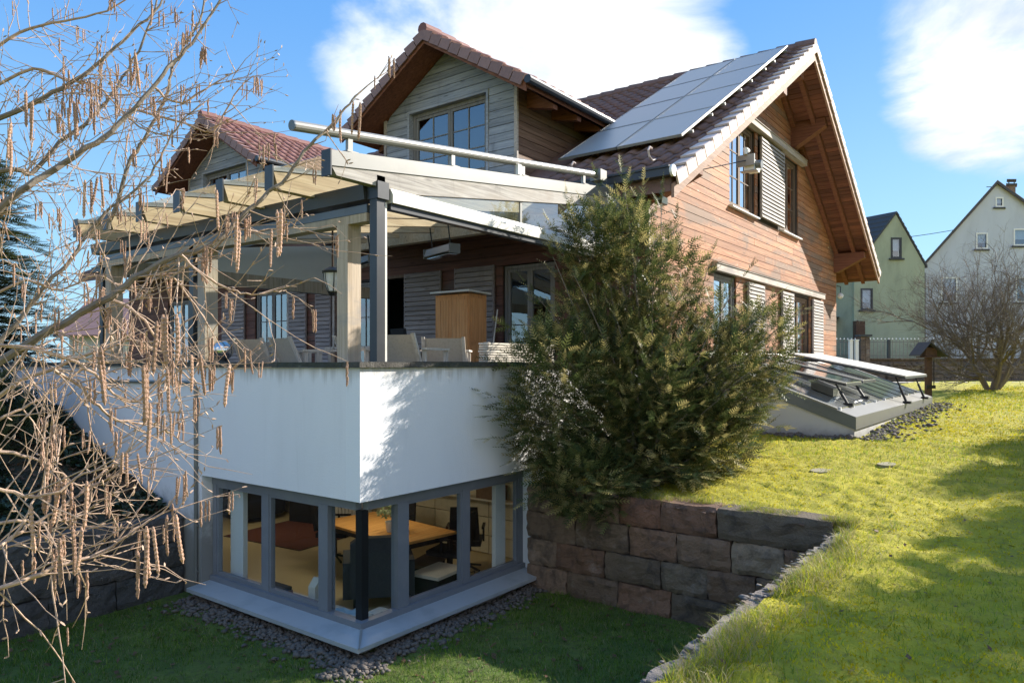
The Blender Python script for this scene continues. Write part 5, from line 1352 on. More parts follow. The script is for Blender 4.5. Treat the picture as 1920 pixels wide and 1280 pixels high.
gp = thing('gate_pillar', 'brick gate pillar with a flat cap at the end of the railing', 'pillar', far(35.6, 17.4, BGZ))
for j in range(14):
    for i in range(2): bg_mesh(35.6, 17.35, lambda b: b.box(-.22 + i * .225 + (j % 2) * .0, -.01 + i * .225, -.2, .2, BGZ + j * .16, BGZ + j * .16 + .15), 'brick', 'stone_bg', gp)
bg_mesh(35.6, 17.35, lambda b: b.box(-.30, .30, -.28, .28, BGZ + 2.25, BGZ + 2.35), 'cap', 'slate', gp)
for x, lab in ((16.62, 'white gate post left of the brick pillar'), (16.9, 'white gate post touching the brick pillar')):
    g = thing('gate_post', lab, 'post', far(35.4, x, BGZ), 'white gate posts'); bg_mesh(35.4, x, lambda b: b.box(-.08, .08, -.08, .08, BGZ, BGZ + 2.05), 'shaft', 'white', g); bg_mesh(35.4, x, lambda b: b.box(-.1, .1, -.1, .1, BGZ + 2.051, BGZ + 2.1), 'cap', 'white', g)
car = thing('parked_car', 'blue car parked behind the railing beside the timber house', 'car', far(38.5, 17.2, BGZ))
bg_mesh(38.5, 17.0, lambda b: b.prism([(-2.6, 0, 2.3), (.35, 0, 2.3), (.35, 0, 3.0), (.1, 0, 3.1), (-2.6, 0, 3.1)], (0, 1.7, 0)), 'body', 'bluecar', car)
bg_mesh(38.5, 17.0, lambda b: b.prism([(-2.2, .1, 3.101), (-.1, .1, 3.101), (-.5, .15, 3.5), (-1.9, .15, 3.5)], (0, 1.4, 0)), 'windows', 'glass_mirror', car)
bg_mesh(38.5, 17.0, lambda b: b.prism([(-1.95, .12, 3.501), (-.45, .12, 3.501), (-.5, .12, 3.55), (-1.9, .12, 3.55)], (0, 1.46, 0)), 'roof', 'bluecar', car)
for x in (-2.0, -.2): bg_mesh(38.5, 17.0, lambda b: b.tube([(x, -.02, 2.25), (x, .2, 2.25)], [.32, .32], 12), 'wheel', 'black', car)
bf = thing('bird_feeder', 'wooden bird feeder with a pitched roof on a post at the lawn edge', 'bird feeder', far(21.0, 12.1, 1.8))
bg_mesh(21.0, 12.12, lambda b: b.box(-.07, .07, -.07, .07, 1.7, 3.0), 'post', 'rust', bf)
bg_mesh(21.0, 12.12, lambda b: b.prism([(-.12, -.35, 3.42), (.42, -.3, 3.02), (.42, .3, 3.02), (-.12, .3, 3.42)], (0, 0, .03)), 'roof', 'slate', bf)
bg_mesh(21.0, 12.12, lambda b: b.prism([(-.13, -.35, 3.42), (-.40, -.3, 3.05), (-.40, .3, 3.05), (-.13, .3, 3.42)], (0, 0, .03)), 'roof', 'slate', bf)
bg_mesh(21.0, 12.12, lambda b: (b.box(-.25, .25, -.2, .2, 3.0, 3.03), b.box(-.16, .16, -.16, .16, 3.031, 3.3)), 'tray', 'rust', bf)
bg_mesh(21.0, 12.12, lambda b: (b.box(-.1, .16, -.1, -.071, 2.1, 2.2), b.box(.1, .12, -.1, -.08, 2.2, 2.9)), 'bracket', 'black', bf)
pl = thing('power_line', 'thin black power line between the green house and the grey gable', 'cable', far(43, 24, 10))
bg_mesh(43.6, 0, lambda b: b.tube([(23.4 + .3 * k, 0, 10.40 + .0095 * k * k * .1 + .034 * k) for k in range(12)], .018, 4), 'wire', 'black', pl)
# lane
b = MB(); b.box(13.0, 34, -1.6, .1, 1.90, 1.955); b.v = [tuple(CAM.xy.to_3d() + FW * (34.6 + y) + RT_ * x + Vector((0, 0, z))) for x, y, z in b.v]
tag(b.build('path', M['path']), kind='structure')
b = MB(); b.box(13.0, 60, 0, 30, 1.80, 1.93); b.v = [tuple(CAM.xy.to_3d() + FW * (36.5 + y) + RT_ * x + Vector((0, 0, z))) for x, y, z in b.v]
tag(b.build('street', M['asphalt']), kind='structure')
# houses seen under the far end of the pergola
nh = thing('brick_roofed_house', 'distant house with a wide red brown tiled roof seen under the pergola end', 'house', far(34, -18, 2.3))
bg_mesh(34, -17.5, lambda b: b.box(-4, 3, 1.0, 7, 1.8, 4.4), 'wall', 'greywall', nh)
def rows_(b):
    for k in range(9):
        z0 = 4.2 + k * .22; y0 = .4 + k * .33
        b.prism([(-4.4, y0, z0), (-4.4, y0 + .36, z0 + .235), (-4.4, y0 + .36, z0 + .16), (-4.4, y0, z0 - .06)], (7.8, 0, 0))
bg_mesh(34, -17.5, rows_, 'roof', 'verge_red', nh)
for x in (-2.8, -.8, 1.2): bg_window(35.0, -17.5, x, 2.6, .9, 1.1, nh)

for (x, y, w, h, lab) in ((5.22, -2.95, .22, .13, 'flat pale stepping stone in the mossy lawn left of the skylight corner'), (5.9, -3.6, .2, .12, 'flat pale stepping stone in the mossy lawn in front of the skylight corner')):
    b = MB(); z = float(h_up(x, y)); n = 9
    b.prism([(x + w * math.cos(6.283 * k / n) * random.uniform(.85, 1.1), y + h * math.sin(6.283 * k / n) * random.uniform(.85, 1.1), z - .04) for k in range(n)], (0, 0, .052))
    tag(b.build('stepping_stone', M['stone_dark' if x < 0 else 'slab']), lab, 'stone', 'stepping stones in the lawn')
HAZEL = [
    (0.0095,0.0022,[(-4.16,-3.53,2.79),(-4.07,-3.61,2.88),(-4.01,-3.65,2.93),(-3.95,-3.7,2.98),(-3.89,-3.74,3.04),(-3.83,-3.78,3.08),(-3.77,-3.82,3.11),(-3.73,-3.84,3.16),(-3.67,-3.87,3.23),(-3.62,-3.9,3.29),(-3.58,-3.93,3.37),(-3.53,-3.95,3.42),(-3.49,-3.96,3.48),(-3.46,-3.97,3.52)]),
    (0.01,0.003,[(-4.04,-3.11,3.17),(-3.95,-3.19,3.29),(-3.89,-3.21,3.35),(-3.83,-3.25,3.41),(-3.76,-3.28,3.48),(-3.71,-3.3,3.55),(-3.66,-3.32,3.63),(-3.61,-3.33,3.71),(-3.56,-3.35,3.78),(-3.51,-3.37,3.88),(-3.45,-3.4,4.01)]),
    (0.009,0.003,[(-3.9,-2.64,3.43),(-3.8,-2.71,3.46),(-3.75,-2.7,3.46),(-3.68,-2.73,3.57),(-3.61,-2.76,3.65),(-3.55,-2.78,3.74),(-3.49,-2.8,3.86),(-3.43,-2.82,4.01),(-3.39,-2.82,4.18)]),
    (0.008,0.0025,[(-3.96,-2.89,3.52),(-3.87,-2.96,3.58),(-3.8,-3.0,3.64),(-3.73,-3.05,3.71),(-3.67,-3.08,3.79),(-3.62,-3.11,3.86),(-3.55,-3.14,3.96),(-3.52,-3.14,4.04)]),
    (0.007,0.003,[(-3.59,-2.87,3.28),(-3.56,-2.9,3.4),(-3.54,-2.91,3.5),(-3.5,-2.94,3.59),(-3.47,-2.96,3.67),(-3.44,-2.98,3.76),(-3.43,-2.98,3.82),(-3.4,-3.0,3.92),(-3.36,-3.04,4.01),(-3.34,-3.05,4.13)]),
    (0.006,0.002,[(-4.06,-3.25,2.71),(-3.99,-3.32,2.79),(-3.92,-3.38,2.83),(-3.86,-3.43,2.86),(-3.81,-3.47,2.89),(-3.75,-3.53,2.89),(-3.69,-3.58,2.95)]),
    (0.007,0.002,[(-3.96,-3.06,2.89),(-3.9,-3.09,2.98),(-3.86,-3.12,3.06),(-3.81,-3.14,3.12),(-3.77,-3.15,3.2),(-3.73,-3.18,3.27),(-3.66,-3.23,3.35),(-3.61,-3.26,3.44),(-3.57,-3.28,3.54),(-3.52,-3.31,3.61)]),
    (0.005,0.0015,[(-4.24,-3.84,2.41),(-4.18,-3.87,2.43),(-4.12,-3.89,2.45),(-4.06,-3.91,2.46),(-4.01,-3.92,2.49),(-3.96,-3.93,2.52),(-3.92,-3.94,2.53)]),
    (0.004,0.0012,[(-4.23,-3.78,2.47),(-4.17,-3.81,2.5),(-4.14,-3.81,2.52),(-4.09,-3.83,2.55),(-4.05,-3.85,2.59),(-4.01,-3.86,2.63),(-3.96,-3.88,2.66)]),
    (0.004,0.0012,[(-4.17,-3.6,2.49),(-4.11,-3.65,2.5),(-4.08,-3.65,2.49),(-4.04,-3.68,2.49),(-4.0,-3.69,2.5),(-3.98,-3.69,2.53)]),
    (0.0035,0.001,[(-4.24,-3.92,2.62),(-4.2,-3.94,2.6),(-4.16,-3.97,2.6),(-4.12,-3.98,2.63),(-4.08,-4.0,2.64),(-4.05,-4.01,2.65)]),
    (0.004,0.0012,[(-4.13,-3.49,2.69),(-4.07,-3.51,2.72),(-4.01,-3.53,2.76),(-3.95,-3.54,2.81),(-3.9,-3.55,2.84)]),
    (0.004,0.001,[(-4.07,-3.73,2.82),(-4.03,-3.74,2.79),(-3.99,-3.75,2.74),(-3.96,-3.74,2.71),(-3.92,-3.75,2.7),(-3.87,-3.76,2.69),(-3.83,-3.77,2.66),(-3.8,-3.76,2.64)]),
    (0.004,0.001,[(-4.17,-3.69,2.87),(-4.1,-3.74,2.86),(-4.03,-3.79,2.82),(-3.99,-3.79,2.78),(-3.94,-3.82,2.75),(-3.87,-3.87,2.82),(-3.79,-3.94,2.83)]),
    (0.004,0.001,[(-3.91,-3.61,2.99),(-3.86,-3.65,2.95),(-3.82,-3.67,2.88),(-3.78,-3.68,2.82),(-3.73,-3.72,2.78),(-3.68,-3.76,2.82)]),
    (0.0035,0.001,[(-3.86,-3.85,3.07),(-3.82,-3.87,3.03),(-3.77,-3.9,3.0),(-3.73,-3.92,2.99),(-3.68,-3.95,3.0),(-3.66,-3.95,3.0)]),
    (0.0035,0.001,[(-3.86,-3.68,3.04),(-3.81,-3.71,3.04),(-3.77,-3.72,2.99),(-3.73,-3.73,2.93),(-3.71,-3.72,2.89)]),
    (0.003,0.001,[(-3.7,-3.81,3.16),(-3.65,-3.82,3.16),(-3.6,-3.84,3.17),(-3.54,-3.85,3.18)]),
    (0.004,0.0012,[(-3.6,-3.2,3.67),(-3.53,-3.23,3.64),(-3.45,-3.28,3.71),(-3.38,-3.32,3.77)]),
    (0.004,0.0012,[(-3.59,-3.05,3.64),(-3.5,-3.14,3.61),(-3.41,-3.21,3.59),(-3.36,-3.25,3.71),(-3.32,-3.27,3.77),(-3.28,-3.29,3.79)]),
    (0.004,0.001,[(-4.2,-3.74,2.67),(-4.14,-3.77,2.65),(-4.1,-3.78,2.63),(-4.06,-3.79,2.59),(-4.03,-3.79,2.58)]),
    (0.003,0.001,[(-4.2,-3.82,2.49),(-4.17,-3.82,2.51),(-4.14,-3.82,2.56),(-4.12,-3.82,2.6),(-4.1,-3.82,2.63),(-4.09,-3.8,2.66)]),
    (0.006,0.002,[(-3.82,-2.42,3.87),(-3.72,-2.5,3.99),(-3.62,-2.6,4.04),(-3.51,-2.69,4.09),(-3.43,-2.76,4.18)]),
    (0.005,0.002,[(-3.92,-2.77,3.65),(-3.81,-2.88,3.74),(-3.75,-2.94,3.71),(-3.67,-3.01,3.69),(-3.59,-3.08,3.58),(-3.51,-3.16,3.55)]),
    (0.004,0.001,[(-4.02,-3.14,3.0),(-3.94,-3.21,3.05),(-3.88,-3.26,3.03),(-3.81,-3.31,3.07),(-3.75,-3.36,3.04),(-3.69,-3.41,3.07)]),
]
CATKINS_BIG = [(-4.11,-4.26,2.91),(-4.11,-4.27,2.91),(-4.1,-4.28,2.91),(-4.12,-4.25,2.9),(-4.13,-4.24,2.83),(-4.13,-4.23,2.83),(-4.15,-4.13,2.86),(-4.15,-4.13,2.85),(-3.9,-4.13,3.12),(-3.87,-4.09,3.1),(-3.88,-4.23,3.12),(-3.88,-4.24,3.12),(-3.74,-4.01,3.13),(-3.74,-3.35,3.69),(-3.73,-3.35,3.7),(-3.73,-3.36,3.69),(-3.74,-3.34,3.68),(-3.88,-3.48,3.3),(-3.89,-3.47,3.29),(-3.9,-3.46,3.29),(-3.88,-3.5,3.3),(-3.83,-3.22,3.55),(-3.83,-3.23,3.54),(-3.84,-3.21,3.54),(-3.83,-3.22,3.56),(-4.03,-3.46,3.47),(-4.05,-3.43,3.4),(-4.05,-3.43,3.36),(-4.02,-3.47,3.45),(-3.45,-3.89,3.5),(-3.43,-3.92,3.52),(-3.42,-3.93,3.52),(-3.87,-4.01,3.19),(-4.02,-4.13,2.56),(-4.03,-4.12,2.56),(-4.07,-4.15,2.55),(-4.08,-4.14,2.55),(-4.08,-4.14,2.54),(-4.15,-4.05,2.55),(-4.16,-4.04,2.55),(-4.17,-4.02,2.53),(-4.15,-3.96,2.62),(-4.14,-3.97,2.63),(-4.22,-4.04,2.6),(-4.12,-4.0,2.62),(-4.16,-3.95,2.66),(-4.05,-4.09,2.76),(-3.91,-4.12,2.83),(-3.89,-3.98,2.85),(-3.9,-3.96,2.85),(-3.93,-3.92,2.82)]

# ------------------------------------------------------------------ plants
def blades(name, P, h, w, lean, mats, mi):
    """one grass blade per point, each a tapering strip that leans its own way"""
    n = len(P); P = np.asarray(P)
    a = rng.uniform(0, np.pi, n); wv = np.stack([np.cos(a), np.sin(a), np.zeros(n)], 1) * (w / 2)[:, None]
    b = rng.uniform(0, 2 * np.pi, n); lv = np.stack([np.cos(b), np.sin(b), np.zeros(n)], 1) * (lean * h)[:, None]
    up = np.zeros((n, 3)); up[:, 2] = h
    m = P + lv * .35 + up * .6; t = P + lv + up * np.sqrt(np.clip(1 - .3 * lean ** 2, .3, 1))[:, None]
    V = np.stack([P - wv, P + wv, m + wv * .75, m - wv * .75, t], 1).reshape(-1, 3)
    i = np.arange(n)[:, None] * 5
    T = np.concatenate([i + np.array([0, 1, 2]), i + np.array([0, 2, 3]), i + np.array([3, 2, 4])], 1).reshape(-1, 3)
    return tag(link(name, raw_mesh(name, V, T, mats, np.repeat(mi, 3))), kind='stuff')

def cam_sample(n, x0, x1, y0, y1, power=1.6, near=2.2):
    """more points near the place one would stand on the lawn"""
    out = []
    while sum(map(len, out)) < n:
        x = rng.uniform(x0, x1, n * 4); y = rng.uniform(y0, y1, n * 4)
        d = np.hypot(x - CAM.x, y - CAM.y)
        k = rng.uniform(0, 1, n * 4) < (near / np.maximum(d, near)) ** power
        out.append(np.stack([x[k], y[k]], 1))
    return np.concatenate(out)[:n]

# upper lawn: moss cushions, short grass, dry tufts
def in_up(q): return ((q[:, 0] > 2.80) & (q[:, 1] < -.05) & ~((q[:, 0] > 8.3) & (q[:, 1] > -2.75))) | (q[:, 1] < -3.86)
q = np.concatenate([cam_sample(135000, -3.5, 12, -9.5, -.1, 1.9, 4.5), np.stack([rng.uniform(6, 30, 45000), rng.uniform(-9.5, -.1, 45000)], 1)]); q = q[in_up(q)]
z = h_up(q[:, 0], q[:, 1])
pat = vnoise(q[:, 0], q[:, 1], .55, 21) * .6 + vnoise(q[:, 0], q[:, 1], 1.9, 22) * .4
r = rng.uniform(0, 1, len(q))
kind = np.where(r < np.clip((pat - .33) * 2.6, .05, .80), 0, np.where(rng.uniform(0, 1, len(q)) < .93, 1, 2))   # 0 moss 1 green 2 dry
far_f = np.clip(np.hypot(q[:, 0] - CAM.x, q[:, 1] - CAM.y) / 7.0, 1, 3.2)
h = np.choose(kind, [rng.uniform(.010, .024, len(q)), rng.uniform(.022, .055, len(q)), rng.uniform(.03, .06, len(q))]) * np.sqrt(far_f)
w = np.choose(kind, [rng.uniform(.006, .013, len(q)), rng.uniform(.0025, .005, len(q)), rng.uniform(.002, .004, len(q))]) * far_f
mi = np.choose(kind, [np.zeros(len(q), int), np.where(rng.uniform(0, 1, len(q)) < .6, 1, 2), np.full(len(q), 3)])
blades('lawn_grass', np.column_stack([q, z - .004]), h, w, rng.uniform(.2, 1.3, len(q)), [M['moss'], M['grass_sun'], M['grass_green'], M['grass_dry']], mi)
# longer grass along the lip of the pit and at the wall ends
n = 24000
x = rng.uniform(-3.4, 2.9, n); y = -3.88 - np.abs(rng.normal(0, .16, n)) + .03
e = rng.uniform(0, 1, n) < .5
x[e] = 2.74 + np.abs(rng.normal(0, .12, e.sum())); y[e] = rng.uniform(-4.2, -.9, e.sum())
cl = vnoise(x, y, 3.5, 31); k = cl > .40; x, y = x[k], y[k]; n = len(x)
mi = np.where(rng.uniform(0, 1, n) < .45, 3, np.where(rng.uniform(0, 1, n) < .6, 1, 2))
blades('edge_grass', np.column_stack([x, y, h_up(x, y)]), rng.uniform(.035, .11, n) * (1 + .3 * cl[k]), rng.uniform(.002, .0045, n), rng.uniform(.3, 1.5, n), [M['moss'], M['grass_sun'], M['grass_green'], M['grass_dry']], mi)
# lower lawn
n = 85000
x = rng.uniform(-3.6, 2.70, n); y = rng.uniform(-3.6, 3.15, n)
k = ~((x > -.42) & (y > -.42)) & ~((x > -.2) & (y > -.2)); k &= (vnoise(x, y, 1.3, 41) + .5 * vnoise(x, y, 6, 42) > .50) | (rng.uniform(0, 1, n) < .35)
x, y = x[k], y[k]; n = len(x)
mi = np.where(rng.uniform(0, 1, n) < .5, 0, np.where(rng.uniform(0, 1, n) < .85, 1, 2))
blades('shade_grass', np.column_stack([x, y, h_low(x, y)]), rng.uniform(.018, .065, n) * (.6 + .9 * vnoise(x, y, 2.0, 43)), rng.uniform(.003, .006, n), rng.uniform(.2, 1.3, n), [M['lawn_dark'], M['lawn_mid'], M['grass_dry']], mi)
def leaves(name, P, size, mat, flat=1.0):
    n = len(P); P = np.asarray(P)
    a = rng.uniform(0, 6.28, n); t = rng.normal(0, .5 * flat, (n, 2))
    u = np.stack([np.cos(a), np.sin(a), t[:, 0]], 1); v = np.stack([-np.sin(a), np.cos(a), t[:, 1]], 1)
    s = rng.uniform(size[0], size[1], n)[:, None]
    V = np.stack([P - u * s, P + v * s * .55 + u * s * .1, P + u * s, P - v * s * .55 + u * s * .1], 1).reshape(-1, 3)
    F = (np.arange(n)[:, None] * 4 + np.arange(4))
    return tag(link(name, raw_mesh(name, V, F, mat)), kind='stuff')
q = []
for k_ in range(900):
    x = random.uniform(-3.2, 2.6); y = random.uniform(-3.5, 3.1)
    if x > -.25 and y > -.25: continue
    q.append((x, y, float(h_low(x, y)) + random.uniform(.008, .03)))
leaves('fallen_leaves', q, (.014, .04), M['deadleaf'], .6)
q = [(x, y, float(h_up(x, y)) + .02) for x, y in zip(rng.uniform(-2.5, 7, 140), rng.uniform(-6.5, -4.0, 140))]
leaves('stray_leaves', q, (.012, .03), M['deadleaf'], .5)
# ground cover of the left bank
n = 26000
x = -np.abs(rng.normal(0, 2.2, n)) - .06; y = rng.uniform(3.5, 10, n)
k = (x > -7) & ((vnoise(x, y, 1.1, 51) > .42) | (x < -1.3)); x, y = x[k], y[k]
leaves('ground_cover', np.column_stack([x, y, h_bank(x, y) + rng.uniform(0, .09, len(x))]), (.02, .05), M['ivy'], 1.0)
x = -np.abs(rng.normal(0, .7, 5000)) - .05; y = rng.uniform(3.5, 9, 5000)
leaves('leaf_litter', np.column_stack([x, y, h_bank(x, y) + rng.uniform(.005, .04, 5000)]), (.015, .04), M['deadleaf'], .8)

class Sprays:
    """collects flat two-ranked needle sprigs"""
    def __init__(self, n=11, L=.24, nl=.034, nw=.0085):
        V = []; F = []
        for i in range(n):
            for s in (-1, 1):
                t = (i + .5) / n * L; l = nl * (1 - .45 * (i / n) ** 2)
                a = .95 - .25 * i / n
                d = np.array([math.cos(a), s * math.sin(a), .12]); b = len(V)
                c = np.array([t, 0, 0]); wv = np.array([0.0, 0, 0]); wv[0] = nw / 2
                V += [c - wv, c + wv, c + wv * .5 + d * l, c - wv * .5 + d * l]
                F.append((b, b + 1, b + 2, b + 3))
        b = len(V); V += [np.array([0, -.003, 0]), np.array([0, .003, 0]), np.array([L + nl * .6, .001, 0]), np.array([L + nl * .6, -.001, 0])]; F.append((b, b + 1, b + 2, b + 3))
        self.V = np.array(V); self.F = np.array(F); self.o = []; self.d = []; self.u = []; self.s = []; self.m = []
    def add(self, o, d, u, s, m):
        self.o.append(tuple(o)); self.d.append(tuple(d)); self.u.append(tuple(u)); self.s.append(s); self.m.append(m)
    def build(self, name, mats, parent):
        o = np.array(self.o) - np.array(world_loc(parent)); d = np.array(self.d); u = np.array(self.u)
        d /= np.linalg.norm(d, axis=1)[:, None]
        s = np.cross(u, d); s /= np.maximum(np.linalg.norm(s, axis=1), 1e-6)[:, None]; u = np.cross(d, s)
        sc = np.array(self.s)[:, None, None]
        P = (self.V[None, :, 0:1] * d[:, None] + self.V[None, :, 1:2] * s[:, None] + self.V[None, :, 2:3] * u[:, None]) * sc + o[:, None]
        n = len(o); F = (self.F[None] + (np.arange(n) * len(self.V))[:, None, None]).reshape(-1, 4)
        return link(name, raw_mesh(name, P.reshape(-1, 3), F, mats, np.repeat(self.m, len(self.F))), parent)

def rv(s=1.0): return Vector((random.gauss(0, s), random.gauss(0, s), random.gauss(0, s)))

# ------------------------------------------------------------------ yew
yew = thing('yew_bush', 'large dark green yew bush growing over the sandstone wall before the timber gable', 'bush', (3.75, -1.2, 1.36))
root = Vector((3.75, -1.2, 1.30))
tips = [(3.6, -.94, 5.14), (3.92, -1.04, 5.0), (3.06, -.45, 4.72), (3.31, -.6, 4.72), (4.46, -1.25, 4.72), (4.84, -1.59, 4.2), (5.63, -2.14, 3.74), (5.83, -2.41, 3.48), (5.87, -2.29, 3.07), (5.58, -2.08, 2.3),
        (2.73, -.42, 4.15), (2.44, -.4, 3.62), (2.10, -.22, 2.80), (1.95, -.20, 2.42), (2.02, -.28, 1.95), (2.28, -.55, 1.33), (2.5, -1.0, 1.22), (5.2, -1.91, 4.0), (5.1, -1.94, 1.75), (4.42, -1.7, 1.5), (2.9, -1.6, 1.5), (3.3, -1.9, 1.6), (5.35, -2.3, 1.95),
        (4.15, -1.2, 4.95), (3.35, -.75, 4.95), (2.9, -.7, 4.4), (5.5, -1.7, 3.3), (2.6, -.8, 3.9), (2.35, -.65, 3.1), (2.25, -.7, 2.3),
        (2.45, -.5, 1.6), (2.6, -.8, 1.25), (2.75, -1.25, 1.15), (2.2, -.45, 2.1), (2.3, -.4, 1.75), (3.0, -1.4, 1.25), (3.6, -1.9, 1.5), (4.9, -2.3, 1.6), (5.3, -2.2, 2.6), (2.5, -.6, 2.7), (2.7, -.9, 2.0), (4.6, -2.4, 2.2), (3.9, -2.1, 2.4), (3.3, -1.7, 2.6), (4.9, -2.0, 3.2), (4.3, -1.9, 3.6), (3.5, -1.4, 3.8)]
sp_ = Sprays(5, .22, .066, .022)
wood_ = MB()
allt = [Vector(t) for t in tips]
extra = []
for k in range(95):
    a, b = random.sample(allt, 2)
    p = a.lerp(b, random.uniform(.2, .8)); p = root.lerp(p, random.uniform(.82, 1.0))
    f = random.uniform(-.75, 1.0)
    p = p + Vector((.55, -.85, 0)) * f * .75 + Vector((0, 0, random.uniform(-.1, .25)))
    p.y = min(p.y, -.30)
    extra.append(p)
for bi, tip in enumerate(allt + extra):
    base = root + Vector((random.uniform(-.35, .35), random.uniform(-.3, .3), random.uniform(0, .2)))
    dv = tip - base; ln = dv.length
    ctrl = base + dv * .45 + Vector((0, 0, .10 * ln)) + rv(.06)
    bez = lambda t: base * (1 - t) ** 2 + ctrl * 2 * t * (1 - t) + tip * t * t
    pts = [bez(t / 9) for t in range(10)]
    wood_.tube(pts, [.022 * (1 - t / 10.5) * (.6 + .2 * ln) for t in range(10)], 5, cap=False)
    ns = int(11 + ln * 5.5)
    for k in range(ns):
        t = .20 + .80 * (k + random.random()) / ns
        t = min(t, 1)
        p = bez(t); tan = (bez(min(1, t + .03)) - bez(max(0, t - .03))).normalized()
        side = tan.cross(rv()).normalized()
        d = (tan * random.uniform(.5, 1.0) + side * random.uniform(.4, 1.0) + Vector((0, 0, .12))).normalized()
        L = random.uniform(.18, .42) * (1.15 - .6 * t)
        if k >= ns - 1: d = tan; L = .30
        nn = max(2, int(L / .062))
        q = p.copy(); up = (Vector((0, 0, 1)) + rv(.25)).normalized()
        for j in range(nn):
            f = j / nn
            q2 = q + d * (L / nn); d = (d + Vector((0, 0, -.035)) + rv(.05)).normalized()
            if q2.y > -.06: q2.y = -.06
            s = up.cross(d).normalized()
            sg = 1 if j % 2 else -1
            dd = (d * .75 + s * sg * .75 + Vector((0, 0, random.uniform(-.2, .12)))).normalized()
            sc = random.uniform(.55, .95) * (1.05 - .45 * f)
            rr = random.random()
            m_ = 2 if rr < .14 + .40 * f * t else (1 if rr < .55 else 0)
            sp_.add(q2, dd, up, sc, m_)
            if random.random() < .5: sp_.add(q2, (d + rv(.3)).normalized(), up, sc * .8, m_)
            q = q2
        sp_.add(q, d, up, .75, 2 if random.random() < .5 else 1)
# leafy outer mass of the bush: a broad cone with side lobes
lobes = [((3.62, -1.05, 2.35), (1.05, .85, 1.1), 1.0), ((3.60, -.98, 3.9), (.46, .48, 1.1), .42), ((2.55, -.62, 2.45), (.66, .50, .95), .7), ((2.62, -.95, 1.45), (.62, .50, .42), .5),
         ((4.70, -1.75, 2.55), (.82, .62, .85), .6), ((5.35, -2.1, 2.95), (.5, .45, .7), .3), ((4.4, -1.7, 1.85), (.85, .6, .55), .6), ((3.2, -.75, 4.3), (.34, .34, .5), .3), ((4.3, -1.3, 3.9), (.36, .38, .6), .2)]
for c, rr, wgt in lobes:
    for k in range(int(2100 * wgt)):
        u = rv().normalized(); f = random.uniform(.55, 1.0) ** .7
        bump_ = 1 + .28 * mnoise.noise(Vector((u.x * 2.3 + c[0], u.y * 2.3, u.z * 2.3 + c[2])))
        p = Vector((c[0] + u.x * rr[0] * f * bump_, c[1] + u.y * rr[1] * f * bump_, c[2] + u.z * rr[2] * f * bump_))
        if p.y > -.10 or p.z < 1.0 or (p.z < 1.3 and p.x > 2.8): continue
        d = (Vector((u.x, u.y, u.z * .4 + .35)) + rv(.35)).normalized()
        r5 = random.random(); m_ = 2 if r5 < .12 + .16 * f else (1 if r5 < .62 else 0)
        sp_.add(p, d, (Vector((0, 0, 1)) + rv(.4)).normalized(), random.uniform(.6, 1.0), m_)
wood_.build('trunk', M['bark'], yew)
sp_.build('crown', [M['yew_dark'], M['yew_mid'], M['yew_tip']], yew)

# ------------------------------------------------------------------ conifer and shrubs on the left
def conifer(name, label, loc, hgt, rad, nb=150, group=None):
    t = thing(name, label, 'tree', loc, group)
    b = MB(); loc = Vector(loc)
    b.tube([loc + Vector((0, 0, -.2)), loc + Vector((0, 0, hgt * .5)), loc + Vector((0, 0, hgt))], [.16, .09, .015], 8); b.build('trunk', M['bark'], t)
    sp = Sprays(7, .34, .11, .034)
    for k in range(nb):
        f = (k + random.random()) / nb; z = hgt * (.06 + .94 * f)
        a = k * 2.4 + random.uniform(-.4, .4); R = rad * (1 - f) ** .75 * random.uniform(.7, 1.1) + .15
        d = Vector((math.cos(a), math.sin(a), .12)); p = loc + Vector((0, 0, z))
        n = max(3, int(R / .13))
        for j in range(n):
            g = (j + 1) / n; q = p + d * R * g + Vector((0, 0, -.28 * R * g * g))
            s = d.cross(Vector((0, 0, 1))).normalized()
            for sg in (-1, 1, 0):
                dd = (d * (.6 if sg else 1) + s * sg * .8 + Vector((0, 0, random.uniform(-.35, .05)))).normalized()
                sp.add(q, dd, (Vector((0, 0, 1)) + rv(.2)).normalized(), random.uniform(.8, 1.3) * (1.1 - .4 * g), 1 if random.random() < .12 + .2 * g else 0)
    sp.build('crown', [M['fir'], M['fir_tip']], t)
    return t
conifer('fir_tree', 'dark fir tree behind the hazel at the left edge', (.10, 10.8, 2.2), 4.6, 1.7, 170)
def round_shrub(name, label, c, r, n, mats):
    t = thing(name, label, 'shrub', (c[0], c[1], c[2]))
    b = MB()
    for k in range(9):
        a = k * .7; b.tube([Vector(c), Vector(c) + Vector((math.cos(a) * r * .5, math.sin(a) * r * .5, r * .7)), Vector(c) + Vector((math.cos(a) * r * .8, math.sin(a) * r * .8, r * 1.2))], [.02, .014, .005], 5, cap=False)
    b.build('stems', M['bark'], t)
    sp = Sprays(6, .22, .065, .026)
    for k in range(n):
        d = rv().normalized(); d.z = abs(d.z) * 1.0
        rr = r * random.uniform(.45, 1.05) * (1 + .25 * mnoise.noise(d * 2.2 + Vector(c)))
        p = Vector(c) + Vector((d.x * rr, d.y * rr, d.z * rr * 1.15))
        sp.add(p, (d + rv(.5)).normalized(), rv().normalized(), random.uniform(.7, 1.2), 0 if random.random() < .7 else 1)
    sp.build('crown', mats, t)
round_shrub('evergreen_shrub', 'dark evergreen shrub on the bank close to the white wall', (-1.55, 6.4, 1.7), 1.0, 1500, [M['fir'], M['ivy']])
round_shrub('evergreen_shrub', 'dark evergreen shrub on the bank at the left edge', (-3.0, 5.4, 1.2), 1.15, 1700, [M['fir'], M['ivy']])
round_shrub('evergreen_shrub', 'dark evergreen shrub high on the bank behind the hazel twigs', (-2.0, 8.6, 2.1), 1.25, 1700, [M['fir'], M['ivy']])

